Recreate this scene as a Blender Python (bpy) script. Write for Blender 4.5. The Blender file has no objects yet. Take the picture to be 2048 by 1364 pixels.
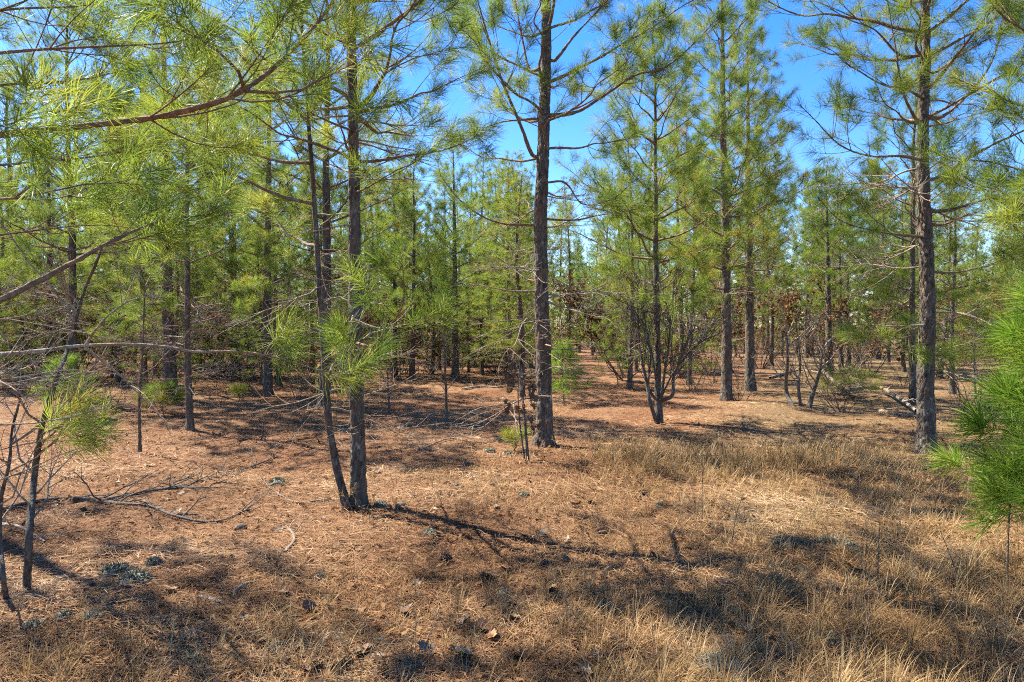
import bpy, math
import numpy as np
from math import radians, sin, cos, pi
sc = bpy.context.scene
col = sc.collection

# ------------------------------------------------------------------ camera, sky, sun, exposure
F = 1334.0                     # focal length in photograph pixels (2048 wide)
CAMZ = 1.6
PITCH = math.atan(27.0 / F)    # looking slightly down
cam_d = bpy.data.cameras.new('camera')
cam_d.sensor_width = 36.0
cam_d.lens = 36.0 * F / 2048.0
cam_d.clip_end = 3000
cam = bpy.data.objects.new('camera', cam_d)
col.objects.link(cam)
cam.location = (0, 0, CAMZ)
cam.rotation_euler = (radians(90) - PITCH, 0, 0)
sc.camera = cam

SUN_EL = radians(50)
SUN_AZ = math.atan2(-0.87, 0.5)          # clockwise from +Y (the view direction): back left
world = bpy.data.worlds.new('World')
sc.world = world
world.use_nodes = True
wn = world.node_tree.nodes
wl = world.node_tree.links
sky = wn.new('ShaderNodeTexSky')
sky.sky_type = 'NISHITA'
sky.sun_disc = False
sky.sun_elevation = SUN_EL
sky.sun_rotation = SUN_AZ
sky.air_density = 1.0
sky.dust_density = 0.2
sky.ozone_density = 3.0
hs = wn.new('ShaderNodeHueSaturation')
hs.inputs['Hue'].default_value = 0.514
hs.inputs['Saturation'].default_value = 1.38
wl.new(sky.outputs[0], hs.inputs['Color'])
wl.new(hs.outputs[0], wn['Background'].inputs[0])
wn['Background'].inputs[1].default_value = 0.09
sun_d = bpy.data.lights.new('sun', 'SUN')
sun_d.energy = 5.0
sun_d.angle = radians(0.53)
sun_d.color = (1.0, 0.93, 0.8)
sun = bpy.data.objects.new('sun', sun_d)
col.objects.link(sun)
sun.location = (-20, 14, 30)
sun.rotation_euler = (radians(90) - SUN_EL, 0, -SUN_AZ + pi)
sc.view_settings.view_transform = 'Standard'
sc.view_settings.look = 'None'
sc.view_settings.exposure = 1.95
sc.view_settings.gamma = 1.0
sc.cycles.max_bounces = 6
sc.cycles.diffuse_bounces = 4
sc.cycles.glossy_bounces = 1
sc.cycles.transmission_bounces = 4
sc.cycles.use_adaptive_sampling = True
sc.cycles.adaptive_threshold = 0.03
sc.cycles.use_denoising = False
sc.cycles.filter_width = 1.1

# ------------------------------------------------------------------ helpers
rng = np.random.default_rng(7)
cp, sp = cos(PITCH), sin(PITCH)

def gz(x, y):
    """height of the ground"""
    x = np.asarray(x, float); y = np.asarray(y, float)
    k = np.clip((np.hypot(x, y) - 1.0) / 4.0, 0, 1)
    z = (0.035 * np.sin(x * 0.9 + 1.3) * np.cos(y * 0.7 + .4) + 0.02 * np.sin(x * 2.3 - y * 1.7)
         + 0.012 * np.sin(x * 5.1 + 2 * np.sin(y * 2.2)) * np.cos(y * 4.3 + .7))
    return z * k

def P(px, py, Y):
    """point on the line of sight through a photograph pixel, at depth Y"""
    a = (px - 1024) / F; b = (682 - py) / F
    d = np.array([a, cp + b * sp, -sp + b * cp])
    return np.array([0, 0, CAMZ]) + d * (Y / d[1])

def G(px, py):
    """point on the ground under a photograph pixel"""
    a = (px - 1024) / F; b = (682 - py) / F
    d = np.array([a, cp + b * sp, -sp + b * cp])
    p = d * (CAMZ / -d[2])
    return np.array([p[0], p[1], float(gz(p[0], p[1]))])

def unit(v):
    return v / (np.linalg.norm(v, axis=-1, keepdims=True) + 1e-12)

def U(a, b, r=None):
    return (r or rng).uniform(a, b)

def resample(pts, m):
    pts = np.asarray(pts, float)
    if len(pts) == 2:
        t = np.linspace(0, 1, m)[:, None]
        return pts[0] * (1 - t) + pts[1] * t
    q = np.vstack([2 * pts[0] - pts[1], pts, 2 * pts[-1] - pts[-2]])
    out = []
    for i in range(len(pts) - 1):
        p0, p1, p2, p3 = q[i], q[i + 1], q[i + 2], q[i + 3]
        t = np.linspace(0, 1, 12, endpoint=False)[:, None]
        out.append(.5 * (2 * p1 + (p2 - p0) * t + (2 * p0 - 5 * p1 + 4 * p2 - p3) * t ** 2 + (3 * p1 - p0 - 3 * p2 + p3) * t ** 3))
    out = np.vstack(out + [pts[-1:]])
    s = np.r_[0, np.cumsum(np.linalg.norm(np.diff(out, axis=0), axis=1))]
    ss = np.linspace(0, s[-1], m)
    return np.stack([np.interp(ss, s, out[:, k]) for k in range(3)], 1)

def arclen(p):
    return float(np.linalg.norm(np.diff(p, axis=0), axis=1).sum())

def tube(Pt, R, n):
    m = len(Pt)
    T = unit(np.gradient(Pt, axis=0))
    ref = np.array([0.31, 0.22, 0.92]) if abs(T[0][2]) < .8 else np.array([1.0, .1, 0])
    N = np.empty_like(Pt)
    v = ref - ref.dot(T[0]) * T[0]
    N[0] = v / np.linalg.norm(v)
    for i in range(1, m):
        v = N[i - 1] - N[i - 1].dot(T[i]) * T[i]
        N[i] = v / np.linalg.norm(v)
    B = np.cross(T, N)
    a = np.arange(n) * 2 * pi / n
    V = Pt[:, None] + np.asarray(R)[:, None, None] * (np.cos(a)[None, :, None] * N[:, None] + np.sin(a)[None, :, None] * B[:, None])
    i = np.arange(m - 1)[:, None] * n; j = np.arange(n)[None]; j2 = (j + 1) % n
    Fq = np.stack([i + j, i + j2, i + n + j2, i + n + j], -1).reshape(-1, 4)
    return V.reshape(-1, 3), Fq

class Acc:
    """collects faces of one corner count into ONE mesh"""
    def __init__(self):
        self.v = []; self.f = []; self.a = []; self.n = 0
    def add(self, V, Fc, a=None):
        self.v.append(V); self.f.append(Fc + self.n); self.n += len(V)
        if a is not None: self.a.append(a)
    def tube(self, Pt, R, n):
        self.add(*tube(Pt, R, n))
    def get(self):
        return (np.vstack(self.v), np.vstack(self.f), np.concatenate(self.a) if self.a else None)

def mesh(name, V, Fc, mat, a=None, smooth=False):
    me = bpy.data.meshes.new(name)
    V = np.ascontiguousarray(V, np.float32); Fc = np.ascontiguousarray(Fc, np.int32)
    k = Fc.shape[1]
    me.vertices.add(len(V)); me.vertices.foreach_set('co', V.ravel())
    me.loops.add(Fc.size); me.loops.foreach_set('vertex_index', Fc.ravel())
    me.polygons.add(len(Fc)); me.polygons.foreach_set('loop_start', np.arange(len(Fc), dtype=np.int32) * k)
    if smooth:
        me.polygons.foreach_set('use_smooth', np.ones(len(Fc), bool))
    if a is not None:
        at = me.attributes.new('v', 'FLOAT', 'POINT')
        at.data.foreach_set('value', np.ascontiguousarray(a, np.float32))
    me.update(calc_edges=True)
    me.materials.append(mat)
    return me

def ob(name, me, parent=None, loc=(0, 0, 0), rot=(0, 0, 0), s=1.0):
    o = bpy.data.objects.new(name, me)
    col.objects.link(o)
    o.parent = parent
    o.location = [float(c) for c in loc]
    o.rotation_euler = [float(c) for c in rot]
    o.scale = (s, s, s) if np.isscalar(s) else s
    return o

def tag(o, label, cat, group=None):
    o['label'] = label; o['category'] = cat
    if group: o['group'] = group
    return o

# ------------------------------------------------------------------ materials
def nodemat(name):
    m = bpy.data.materials.new(name); m.use_nodes = True
    n = m.node_tree.nodes; l = m.node_tree.links
    return m, n, l, n['Principled BSDF']

def ramp(n, stops):
    r = n.new('ShaderNodeValToRGB')
    e = r.color_ramp.elements
    while len(e) < len(stops): e.new(.5)
    for el, (p, c) in zip(e, stops):
        el.position = p; el.color = (*c, 1)
    return r

def needle_mat(name, stops, transl=.38, rough=.5, spec=.28):
    m, n, l, b = nodemat(name)
    at = n.new('ShaderNodeAttribute'); at.attribute_name = 'v'
    oi = n.new('ShaderNodeObjectInfo')
    ma = n.new('ShaderNodeMath'); ma.operation = 'MULTIPLY_ADD'
    ma.inputs[1].default_value = .3; ma.inputs[2].default_value = -.15
    l.new(oi.outputs['Random'], ma.inputs[0])
    ad = n.new('ShaderNodeMath'); ad.operation = 'ADD'; ad.use_clamp = True
    sc_ = n.new('ShaderNodeSeparateColor'); l.new(oi.outputs['Color'], sc_.inputs[0])     # tone of the single tree
    mc = n.new('ShaderNodeMath'); mc.operation = 'MULTIPLY_ADD'; mc.inputs[1].default_value = .5; mc.inputs[2].default_value = -.5
    l.new(sc_.outputs[0], mc.inputs[0])
    a2 = n.new('ShaderNodeMath'); a2.operation = 'ADD'; l.new(mc.outputs[0], a2.inputs[0]); l.new(ma.outputs[0], a2.inputs[1])
    l.new(at.outputs['Fac'], ad.inputs[0]); l.new(a2.outputs[0], ad.inputs[1])
    r = ramp(n, stops); l.new(ad.outputs[0], r.inputs[0])
    l.new(r.outputs[0], b.inputs['Base Color'])
    b.inputs['Roughness'].default_value = rough
    b.inputs['Specular IOR Level'].default_value = spec
    tr = n.new('ShaderNodeBsdfTranslucent'); l.new(r.outputs[0], tr.inputs[0])
    mx = n.new('ShaderNodeMixShader'); mx.inputs[0].default_value = transl
    l.new(b.outputs[0], mx.inputs[1]); l.new(tr.outputs[0], mx.inputs[2])
    l.new(mx.outputs[0], n['Material Output'].inputs[0])
    return m

M_NEEDLE = needle_mat('pine_needles', [(0, (.095, .158, .02)), (.45, (.18, .245, .028)), (.8, (.27, .315, .04)), (.95, (.31, .3, .045)), (1, (.3, .17, .035))], .54)
M_BRIGHT = needle_mat('young_needles', [(0, (.1, .19, .018)), (.6, (.18, .3, .028)), (1, (.3, .38, .05))], .55)
M_YELLOW = needle_mat('yellow_needles', [(0, (.15, .2, .02)), (.6, (.25, .3, .03)), (1, (.33, .27, .05))], .42)
M_STRAW = needle_mat('pine_straw', [(0, (.075, .038, .017)), (.4, (.2, .1, .045)), (.75, (.32, .188, .094)), (1, (.45, .32, .19))], .1, .75, .15)
M_GRASS = needle_mat('dry_grass', [(0, (.12, .07, .028)), (.4, (.26, .155, .06)), (.75, (.37, .25, .11)), (1, (.5, .38, .21))], .25, .7, .2)
M_BROWNLEAF = needle_mat('brown_leaves', [(0, (.075, .04, .018)), (.5, (.19, .098, .042)), (1, (.29, .165, .075))], .3, .8, .1)

def bark_mat(name, base, light, lichen, zs=.35, scale=26, bump=.012, lich=.55):
    m, n, l, b = nodemat(name)
    tc = n.new('ShaderNodeTexCoord')
    mp = n.new('ShaderNodeMapping'); mp.inputs['Scale'].default_value = (1, 1, zs)
    l.new(tc.outputs['Object'], mp.inputs[0])
    vo = n.new('ShaderNodeTexVoronoi'); vo.feature = 'DISTANCE_TO_EDGE'; vo.inputs['Scale'].default_value = scale
    no = n.new('ShaderNodeTexNoise'); no.inputs['Scale'].default_value = scale * 1.6; no.inputs['Detail'].default_value = 6
    dm = n.new('ShaderNodeVectorMath'); dm.operation = 'MULTIPLY_ADD'
    dm.inputs[1].default_value = (.03, .03, .03)
    l.new(no.outputs['Color'], dm.inputs[0]); l.new(mp.outputs[0], dm.inputs[2])
    l.new(dm.outputs[0], vo.inputs['Vector']); l.new(mp.outputs[0], no.inputs['Vector'])
    r = ramp(n, [(.25, base), (.7, light)]); l.new(no.outputs[0], r.inputs[0])
    n2 = n.new('ShaderNodeTexNoise'); n2.inputs['Scale'].default_value = 9; n2.inputs['Detail'].default_value = 8; n2.inputs['Roughness'].default_value = .7
    l.new(tc.outputs['Object'], n2.inputs['Vector'])
    r2 = ramp(n, [(lich, (0, 0, 0)), (lich + .08, (1, 1, 1))]); l.new(n2.outputs[0], r2.inputs[0])
    mx = n.new('ShaderNodeMix'); mx.data_type = 'RGBA'
    l.new(r2.outputs[0], mx.inputs[0]); l.new(r.outputs[0], mx.inputs[6]); mx.inputs[7].default_value = (*lichen, 1)
    vc = n.new('ShaderNodeTexVoronoi'); vc.inputs['Scale'].default_value = scale; l.new(dm.outputs[0], vc.inputs['Vector'])
    hv = n.new('ShaderNodeHueSaturation'); mv = n.new('ShaderNodeMapRange'); mv.inputs[3].default_value = .6; mv.inputs[4].default_value = 1.45
    l.new(vc.outputs['Color'], mv.inputs[0]); l.new(mv.outputs[0], hv.inputs['Value'])
    n3 = n.new('ShaderNodeTexNoise'); n3.inputs['Scale'].default_value = 2.6; n3.inputs['Detail'].default_value = 5
    l.new(tc.outputs['Object'], n3.inputs['Vector'])
    r3 = ramp(n, [(.48, (0, 0, 0)), (.68, (.75, .75, .75))]); l.new(n3.outputs[0], r3.inputs[0])
    mx2 = n.new('ShaderNodeMix'); mx2.data_type = 'RGBA'
    l.new(r3.outputs[0], mx2.inputs[0]); l.new(mx.outputs[2], mx2.inputs[6]); mx2.inputs[7].default_value = (light[0] * 1.05, light[1] * .78, light[2] * .62, 1)
    l.new(mx2.outputs[2], hv.inputs['Color']); l.new(hv.outputs[0], b.inputs['Base Color'])
    b.inputs['Roughness'].default_value = .9; b.inputs['Specular IOR Level'].default_value = .2
    sm = n.new('ShaderNodeMath'); sm.operation = 'MINIMUM'; sm.inputs[1].default_value = .3
    l.new(vo.outputs['Distance'], sm.inputs[0])
    ad = n.new('ShaderNodeMath'); ad.operation = 'MULTIPLY_ADD'; ad.inputs[1].default_value = .35
    l.new(no.outputs[0], ad.inputs[0]); l.new(sm.outputs[0], ad.inputs[2])
    bu = n.new('ShaderNodeBump'); bu.inputs['Strength'].default_value = 1.0; bu.inputs['Distance'].default_value = bump * 2.5
    l.new(ad.outputs[0], bu.inputs['Height']); l.new(bu.outputs[0], b.inputs['Normal'])
    return m

M_BARK = bark_mat('pine_bark', (.042, .034, .026), (.14, .116, .093), (.25, .245, .2), lich=.57)
M_LIMB = bark_mat('limb_bark', (.085, .06, .04), (.2, .145, .1), (.28, .29, .24), zs=1, scale=40, bump=.004, lich=.58)
M_REDLIMB = bark_mat('red_limb_bark', (.1, .06, .036), (.22, .135, .085), (.3, .28, .24), zs=1, scale=40, bump=.004, lich=.62)
M_DEAD = bark_mat('dead_twig_bark', (.13, .098, .068), (.29, .225, .165), (.3, .29, .24), zs=1, scale=50, bump=.003, lich=.52)
M_STEM = bark_mat('sapling_bark', (.045, .039, .032), (.125, .11, .092), (.22, .22, .19), zs=.6, scale=40, bump=.004, lich=.62)

def plain_mat(name, stops, scale=20, rough=.9, bump=.01):
    m, n, l, b = nodemat(name)
    tc = n.new('ShaderNodeTexCoord'); oi = n.new('ShaderNodeObjectInfo')
    av = n.new('ShaderNodeVectorMath'); av.operation = 'ADD'
    l.new(tc.outputs['Object'], av.inputs[0]); l.new(oi.outputs['Location'], av.inputs[1])
    no = n.new('ShaderNodeTexNoise'); no.inputs['Scale'].default_value = scale; no.inputs['Detail'].default_value = 8
    l.new(av.outputs[0], no.inputs['Vector'])
    r = ramp(n, stops); l.new(no.outputs[0], r.inputs[0]); l.new(r.outputs[0], b.inputs['Base Color'])
    b.inputs['Roughness'].default_value = rough
    bu = n.new('ShaderNodeBump'); bu.inputs['Distance'].default_value = bump; bu.inputs['Strength'].default_value = .7
    l.new(no.outputs[0], bu.inputs['Height']); l.new(bu.outputs[0], b.inputs['Normal'])
    return m

M_LICHEN = plain_mat('lichen', [(.3, (.07, .07, .045)), (.55, (.15, .15, .1)), (.75, (.26, .26, .19))], 30, bump=.008)
M_LEAF = plain_mat('oak_leaf', [(.3, (.05, .027, .014)), (.55, (.1, .054, .027)), (.75, (.16, .092, .048))], 16, .7, .003)
M_PALELEAF = plain_mat('pale_leaf', [(.3, (.11, .076, .044)), (.7, (.23, .165, .1))], 16, .7, .003)
M_ORANGELEAF = plain_mat('orange_leaf', [(.3, (.17, .068, .02)), (.7, (.28, .135, .042))], 16, .6, .003)
M_CONE = plain_mat('pine_cone', [(.3, (.07, .045, .03)), (.7, (.2, .14, .1))], 40, .9, .003)

def ground_mat():
    m, n, l, b = nodemat('pine_straw_ground')
    tc = n.new('ShaderNodeTexCoord')
    def noise(scale, det=8, rough=.6, vec=None):
        x = n.new('ShaderNodeTexNoise'); x.inputs['Scale'].default_value = scale
        x.inputs['Detail'].default_value = det; x.inputs['Roughness'].default_value = rough
        l.new(vec or tc.outputs['Object'], x.inputs['Vector']); return x
    def fib(rot, sx, sy):
        mp = n.new('ShaderNodeMapping'); mp.inputs['Rotation'].default_value = (0, 0, rot)
        mp.inputs['Scale'].default_value = (sx, sy, 1); l.new(tc.outputs['Object'], mp.inputs[0])
        return noise(1, 5, .7, mp.outputs[0])
    f1 = fib(.5, 140, 12); f2 = fib(-.7, 120, 10); f3 = fib(1.6, 150, 14)
    s1 = n.new('ShaderNodeMath'); s1.operation = 'MAXIMUM'; l.new(f1.outputs[0], s1.inputs[0]); l.new(f2.outputs[0], s1.inputs[1])
    s2 = n.new('ShaderNodeMath'); s2.operation = 'MAXIMUM'; l.new(s1.outputs[0], s2.inputs[0]); l.new(f3.outputs[0], s2.inputs[1])
    r = ramp(n, [(.4, (.075, .038, .018)), (.56, (.19, .095, .046)), (.68, (.29, .165, .087)), (.82, (.38, .255, .155))])
    l.new(s2.outputs[0], r.inputs[0])
    rg = ramp(n, [(.4, (.075, .047, .022)), (.56, (.18, .118, .056)), (.68, (.28, .195, .1)), (.82, (.37, .28, .16))])   # old grass thatch on the right
    l.new(s2.outputs[0], rg.inputs[0])
    sx = n.new('ShaderNodeSeparateXYZ'); l.new(tc.outputs['Object'], sx.inputs[0])
    nw = noise(1.3, 6, .65)
    m1 = n.new('ShaderNodeMath'); m1.operation = 'MULTIPLY_ADD'; m1.inputs[1].default_value = 3.2; l.new(nw.outputs[0], m1.inputs[0]); l.new(sx.outputs[0], m1.inputs[2])
    m2 = n.new('ShaderNodeMath'); m2.operation = 'MULTIPLY_ADD'; m2.inputs[1].default_value = -.45; l.new(sx.outputs[1], m2.inputs[0]); l.new(m1.outputs[0], m2.inputs[2])
    mr = n.new('ShaderNodeMapRange'); mr.inputs[1].default_value = -1.0; mr.inputs[2].default_value = 1.2; l.new(m2.outputs[0], mr.inputs[0])
    mg = n.new('ShaderNodeMix'); mg.data_type = 'RGBA'; l.new(mr.outputs[0], mg.inputs[0]); l.new(r.outputs[0], mg.inputs[6]); l.new(rg.outputs[0], mg.inputs[7])
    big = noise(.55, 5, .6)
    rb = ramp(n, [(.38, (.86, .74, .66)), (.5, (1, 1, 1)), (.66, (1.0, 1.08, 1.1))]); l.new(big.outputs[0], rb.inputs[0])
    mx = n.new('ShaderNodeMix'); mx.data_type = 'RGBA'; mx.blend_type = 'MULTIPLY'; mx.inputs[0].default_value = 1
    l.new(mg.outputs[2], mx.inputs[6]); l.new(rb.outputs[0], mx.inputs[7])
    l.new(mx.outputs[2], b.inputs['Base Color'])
    b.inputs['Roughness'].default_value = .95; b.inputs['Specular IOR Level'].default_value = .15
    bu = n.new('ShaderNodeBump'); bu.inputs['Distance'].default_value = .025; bu.inputs['Strength'].default_value = .9
    l.new(s2.outputs[0], bu.inputs['Height']); l.new(bu.outputs[0], b.inputs['Normal'])
    return m

# ------------------------------------------------------------------ ground
def grid_axis(near, far, step):
    a = list(np.arange(-near, near + 1e-6, step)); s = step; x = near
    out = []
    while x < far:
        s *= 1.35; x += s; out.append(x)
    return np.array(sorted([-v for v in out]) + a + out)
gx = grid_axis(14, 900, .12)
gy = grid_axis(18, 900, .12)
X, Y = np.meshgrid(gx, gy)
V = np.stack([X, Y, gz(X, Y)], -1).reshape(-1, 3)
nx = len(gx)
ii = (np.arange(len(gy) - 1)[:, None] * nx + np.arange(nx - 1)[None]).ravel()
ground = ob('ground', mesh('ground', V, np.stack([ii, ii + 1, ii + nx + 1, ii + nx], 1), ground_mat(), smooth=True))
ground['kind'] = 'structure'

# ------------------------------------------------------------------ pine branches
def make_needles(tufts, r, per, length, width, seg2=True, v0=.18, v1=.98):
    """tufts: rows of point(3) direction(3) shoot length; needles as slim blades"""
    Tf = np.asarray(tufts, float)
    n = len(Tf)
    k = per
    p = np.repeat(Tf[:, :3], k, 0); u = unit(np.repeat(Tf[:, 3:6], k, 0)); sl = np.repeat(Tf[:, 6], k)
    tv = np.repeat(r.uniform(v0, v1, n), k)
    t = r.random(n * k) ** .75
    phi = r.uniform(0, 2 * pi, n * k)
    al = np.radians(78 - 52 * t + r.normal(0, 13, n * k))
    ref = np.where(np.abs(u[:, 2:3]) < .8, np.array([[0, 0, 1.]]), np.array([[1., 0, 0]]))
    e1 = unit(np.cross(u, ref)); e2 = np.cross(u, e1)
    d = np.cos(al)[:, None] * u + np.sin(al)[:, None] * (np.cos(phi)[:, None] * e1 + np.sin(phi)[:, None] * e2)
    L = length * r.uniform(.65, 1.1, n * k)
    b = p + u * (sl * t)[:, None]
    w = unit(np.cross(d, r.normal(size=(n * k, 3)))) * (width * .5)
    bend = unit(.35 * u + np.array([0, 0, -.35]) + r.normal(0, .15, (n * k, 3)))
    tip = b + d * L[:, None] + bend * (L * .12)[:, None]
    vv = np.clip(tv + r.normal(0, .09, n * k), 0, 1)
    if seg2:
        mid = b + d * (L * .55)[:, None]
        V = np.stack([b - w * .7, b + w * .7, mid + w, mid - w, tip], 1).reshape(-1, 3)
        i = np.arange(n * k)[:, None] * 5
        Fc = np.stack([i + [0, 1, 2], i + [0, 2, 3], i + [3, 2, 4]], 1).reshape(-1, 3)
        return V, Fc, np.repeat(vv, 5)
    V = np.stack([b - w, b + w, tip], 1).reshape(-1, 3)
    Fc = np.arange(n * k * 3).reshape(-1, 3)
    return V, Fc, np.repeat(vv, 3)

ZUP = np.array([0, 0, 1.])
def grow(path, r0, r, live=True, lat0=.28, spacing=.33, latk=.42, minlat=.2, sides=(8, 5, 4), sub=.17, rise=.22, tipfrac=.12):
    """a limb with side twigs: returns the wood and the needle-bearing shoots"""
    A = Acc(); tufts = []
    L = arclen(path); m = max(6, int(L / .12))
    path = resample(path, m)
    tt = np.linspace(0, 1, m)
    R = r0 * (1 - (1 - tipfrac) * tt ** .8)
    if r0 > .014:
        pf = resample(path, m * 4); Vb, Fb = tube(pf, np.interp(np.linspace(0, 1, m * 4), tt, R) * (1 + .1 * np.sin(np.arange(m * 4) * .9 + np.sin(np.arange(m * 4) * .37) * 3)), 12)
        A.add(Vb + r.normal(0, r0 * .07, Vb.shape), Fb)
    else:
        A.tube(path, R, sides[0])
    T = unit(np.gradient(path, axis=0))
    nw = max(2, int(L * (1 - lat0) / spacing))
    sgn = 1
    for i in range(nw):
        s = lat0 + (1 - lat0) * (i + r.uniform(.2, .8)) / nw
        f = s * (m - 1); k = int(f); fr = f - k; k2 = min(k + 1, m - 1)
        p = path[k] * (1 - fr) + path[k2] * fr
        t = T[k]
        S = np.cross(t, ZUP); S = S / (np.linalg.norm(S) + 1e-6) if np.linalg.norm(S) > .15 else unit(np.cross(t, [1, 0.2, 0]))
        Up = np.cross(S, t)
        for j in range(int(r.integers(2, 4)) if live else int(r.integers(1, 4))):
            sgn = -sgn
            th = radians(r.uniform(35, 65)); ps = radians(r.uniform(-35, 50))
            d = cos(th) * t + sin(th) * (sgn * cos(ps) * S + sin(ps) * Up)
            l = (latk * (1 - s) * L * r.uniform(.55, 1.25) + minlat * r.uniform(.6, 1.3))
            x = np.linspace(0, 1, 5)[:, None]
            wob = r.normal(0, .05, 3) * l
            lp = p + d * l * x + ZUP * (rise * l) * x ** 2 + wob * np.sin(x * pi)
            rr = min(.6 * R[k], (.0022 if live else .0028) + .006 * l)
            A.tube(lp, rr * np.array([1, .85, .7, .55, .35]), sides[1])
            end = unit(lp[4] - lp[3])
            if live:
                sl = min(.15, .6 * l)
                tufts.append(np.r_[lp[4] - end * sl, end, sl])
            ns = int(l / sub)
            for q in range(ns):
                s2 = r.uniform(.35, .92)
                p2 = lp[0] + (lp[4] - lp[0]) * s2
                g = s2 * 4; k3 = int(g); p2 = lp[k3] * (1 - g + k3) + lp[min(k3 + 1, 4)] * (g - k3)
                dd = unit(end + r.normal(0, .55, 3) + ZUP * .12)
                l2 = r.uniform(.1, .2) + .25 * (1 - s2) * l
                q3 = np.stack([p2, p2 + dd * l2 * .5 + r.normal(0, .01, 3), p2 + dd * l2 + ZUP * .08 * l2])
                A.tube(q3, np.array([1, .75, .4]) * min(rr * .6, .0035), sides[2])
                if live:
                    e2 = unit(q3[2] - q3[1]); sl = min(.12, .75 * l2)
                    tufts.append(np.r_[q3[2] - e2 * sl, e2, sl])
    if live:
        tufts.append(np.r_[path[-1] - T[-1] * .2, T[-1], .22])
    return A, tufts

def proto_path(L, r, up, curve):
    t = np.linspace(0, 1, 9)[:, None]
    p = np.hstack([t, 0 * t, up * t + curve * t ** 2]) * L
    p[:, 1] += np.cumsum(r.normal(0, .022, 9)) * L
    p[:, 2] += np.cumsum(r.normal(0, .014, 9)) * L
    p[0] = 0
    return p

PROTO = []      # (length, wood mesh, needle mesh)
for L in (3.0, 2.4, 1.8, 1.3, .85):
    for k in range(3):
        A, tf = grow(proto_path(L, rng, .02, .16), .006 + .0085 * L, rng, sub=.21)
        V, Fc, _ = A.get()
        wood = mesh('branch', V, Fc, M_LIMB, smooth=True)
        nd = make_needles(tf, rng, 78, .18, .003)
        PROTO.append((L, wood, mesh('needles', nd[0], nd[1], M_NEEDLE, nd[2])))
DEADP = []
for L in (1.7, 1.2, .7, .35):
    for k in range(3):
        A, _ = grow(proto_path(L, rng, 0, -.1), .0045 + .006 * L, rng, live=False, lat0=.15, spacing=.17, latk=.45, minlat=.16, sides=(6, 4, 3), sub=.17, rise=.04)
        V, Fc, _ = A.get()
        DEADP.append((L, mesh('branch', V, Fc, M_DEAD, smooth=True)))

def pick(lst, L):
    ls = sorted({q[0] for q in lst}); best = min(ls, key=lambda a: abs(math.log(a / L)))
    c = [q for q in lst if q[0] == best]
    return c[int(rng.integers(len(c)))]

def worley(u, v, nu, r):
    nv = int(v.max()) + 3
    ju = r.random((nu, nv)); jv = r.random((nu, nv))
    iu = np.floor(u).astype(int); iv = np.floor(v).astype(int)
    f1 = np.full(u.shape, 9.); f2 = np.full(u.shape, 9.)
    for a in (-1, 0, 1):
        for b in (-1, 0, 1):
            cu = iu + a; cv = np.clip(iv + b, 0, nv - 1)
            d = np.hypot(u - (cu + ju[cu % nu, cv]), v - (iv + b + jv[cu % nu, cv]))
            f2 = np.minimum(f2, np.maximum(f1, d)); f1 = np.minimum(f1, d)
    return f2 - f1

def trunk_mesh(path, rad, r, sides=24, step=.05, bark=.017):
    """tapered stem with raised bark plates; path relative to the tree's base"""
    L = arclen(path); m = max(8, int(L / step))
    path = resample(path, m)
    z = np.linspace(0, L, m)
    R = rad(path[:, 2])
    Vt, Fq = tube(path, np.ones(m), sides)
    ctr = np.repeat(path, sides, 0)
    off = Vt - ctr
    th = np.tile(np.arange(sides) / sides, m); zz = np.repeat(z, sides); RR = np.repeat(R, sides)
    nu = max(6, int(round(2 * pi * R[m // 6] / .05)))
    w = worley(th * nu + .35 * np.sin(zz * 9), zz / .12 + .3 * np.sin(th * 2 * pi * 3), nu, r)
    plate = np.clip(w / .3, 0, 1); plate = plate * plate * (3 - 2 * plate)
    amp = np.minimum(bark, RR * .2)
    lump = 1 + .04 * np.sin(zz * 5.3 + th * 2 * pi) + .03 * np.sin(zz * 13 + th * 4 * pi + 1)
    k_ = int(r.integers(3, 6))
    lump = lump + np.exp(-np.maximum(zz - .08, 0) / .13) * (.24 * np.sin(k_ * 2 * pi * th + r.uniform(0, 6)) + .1 * np.sin(7 * 2 * pi * th))
    rr = RR * lump - amp * .5 + amp * plate + r.normal(0, .0012, len(RR))
    return ctr + off * rr[:, None], Fq

def radius_fn(rb, H, flare=.42):
    def f(z):
        z = np.maximum(z, 0)
        t = np.clip(z / H, 0, 1)
        return rb * (1.08 * (1 - t) ** .8 + flare * np.exp(-z / .17)) + .004
    return f

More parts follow.
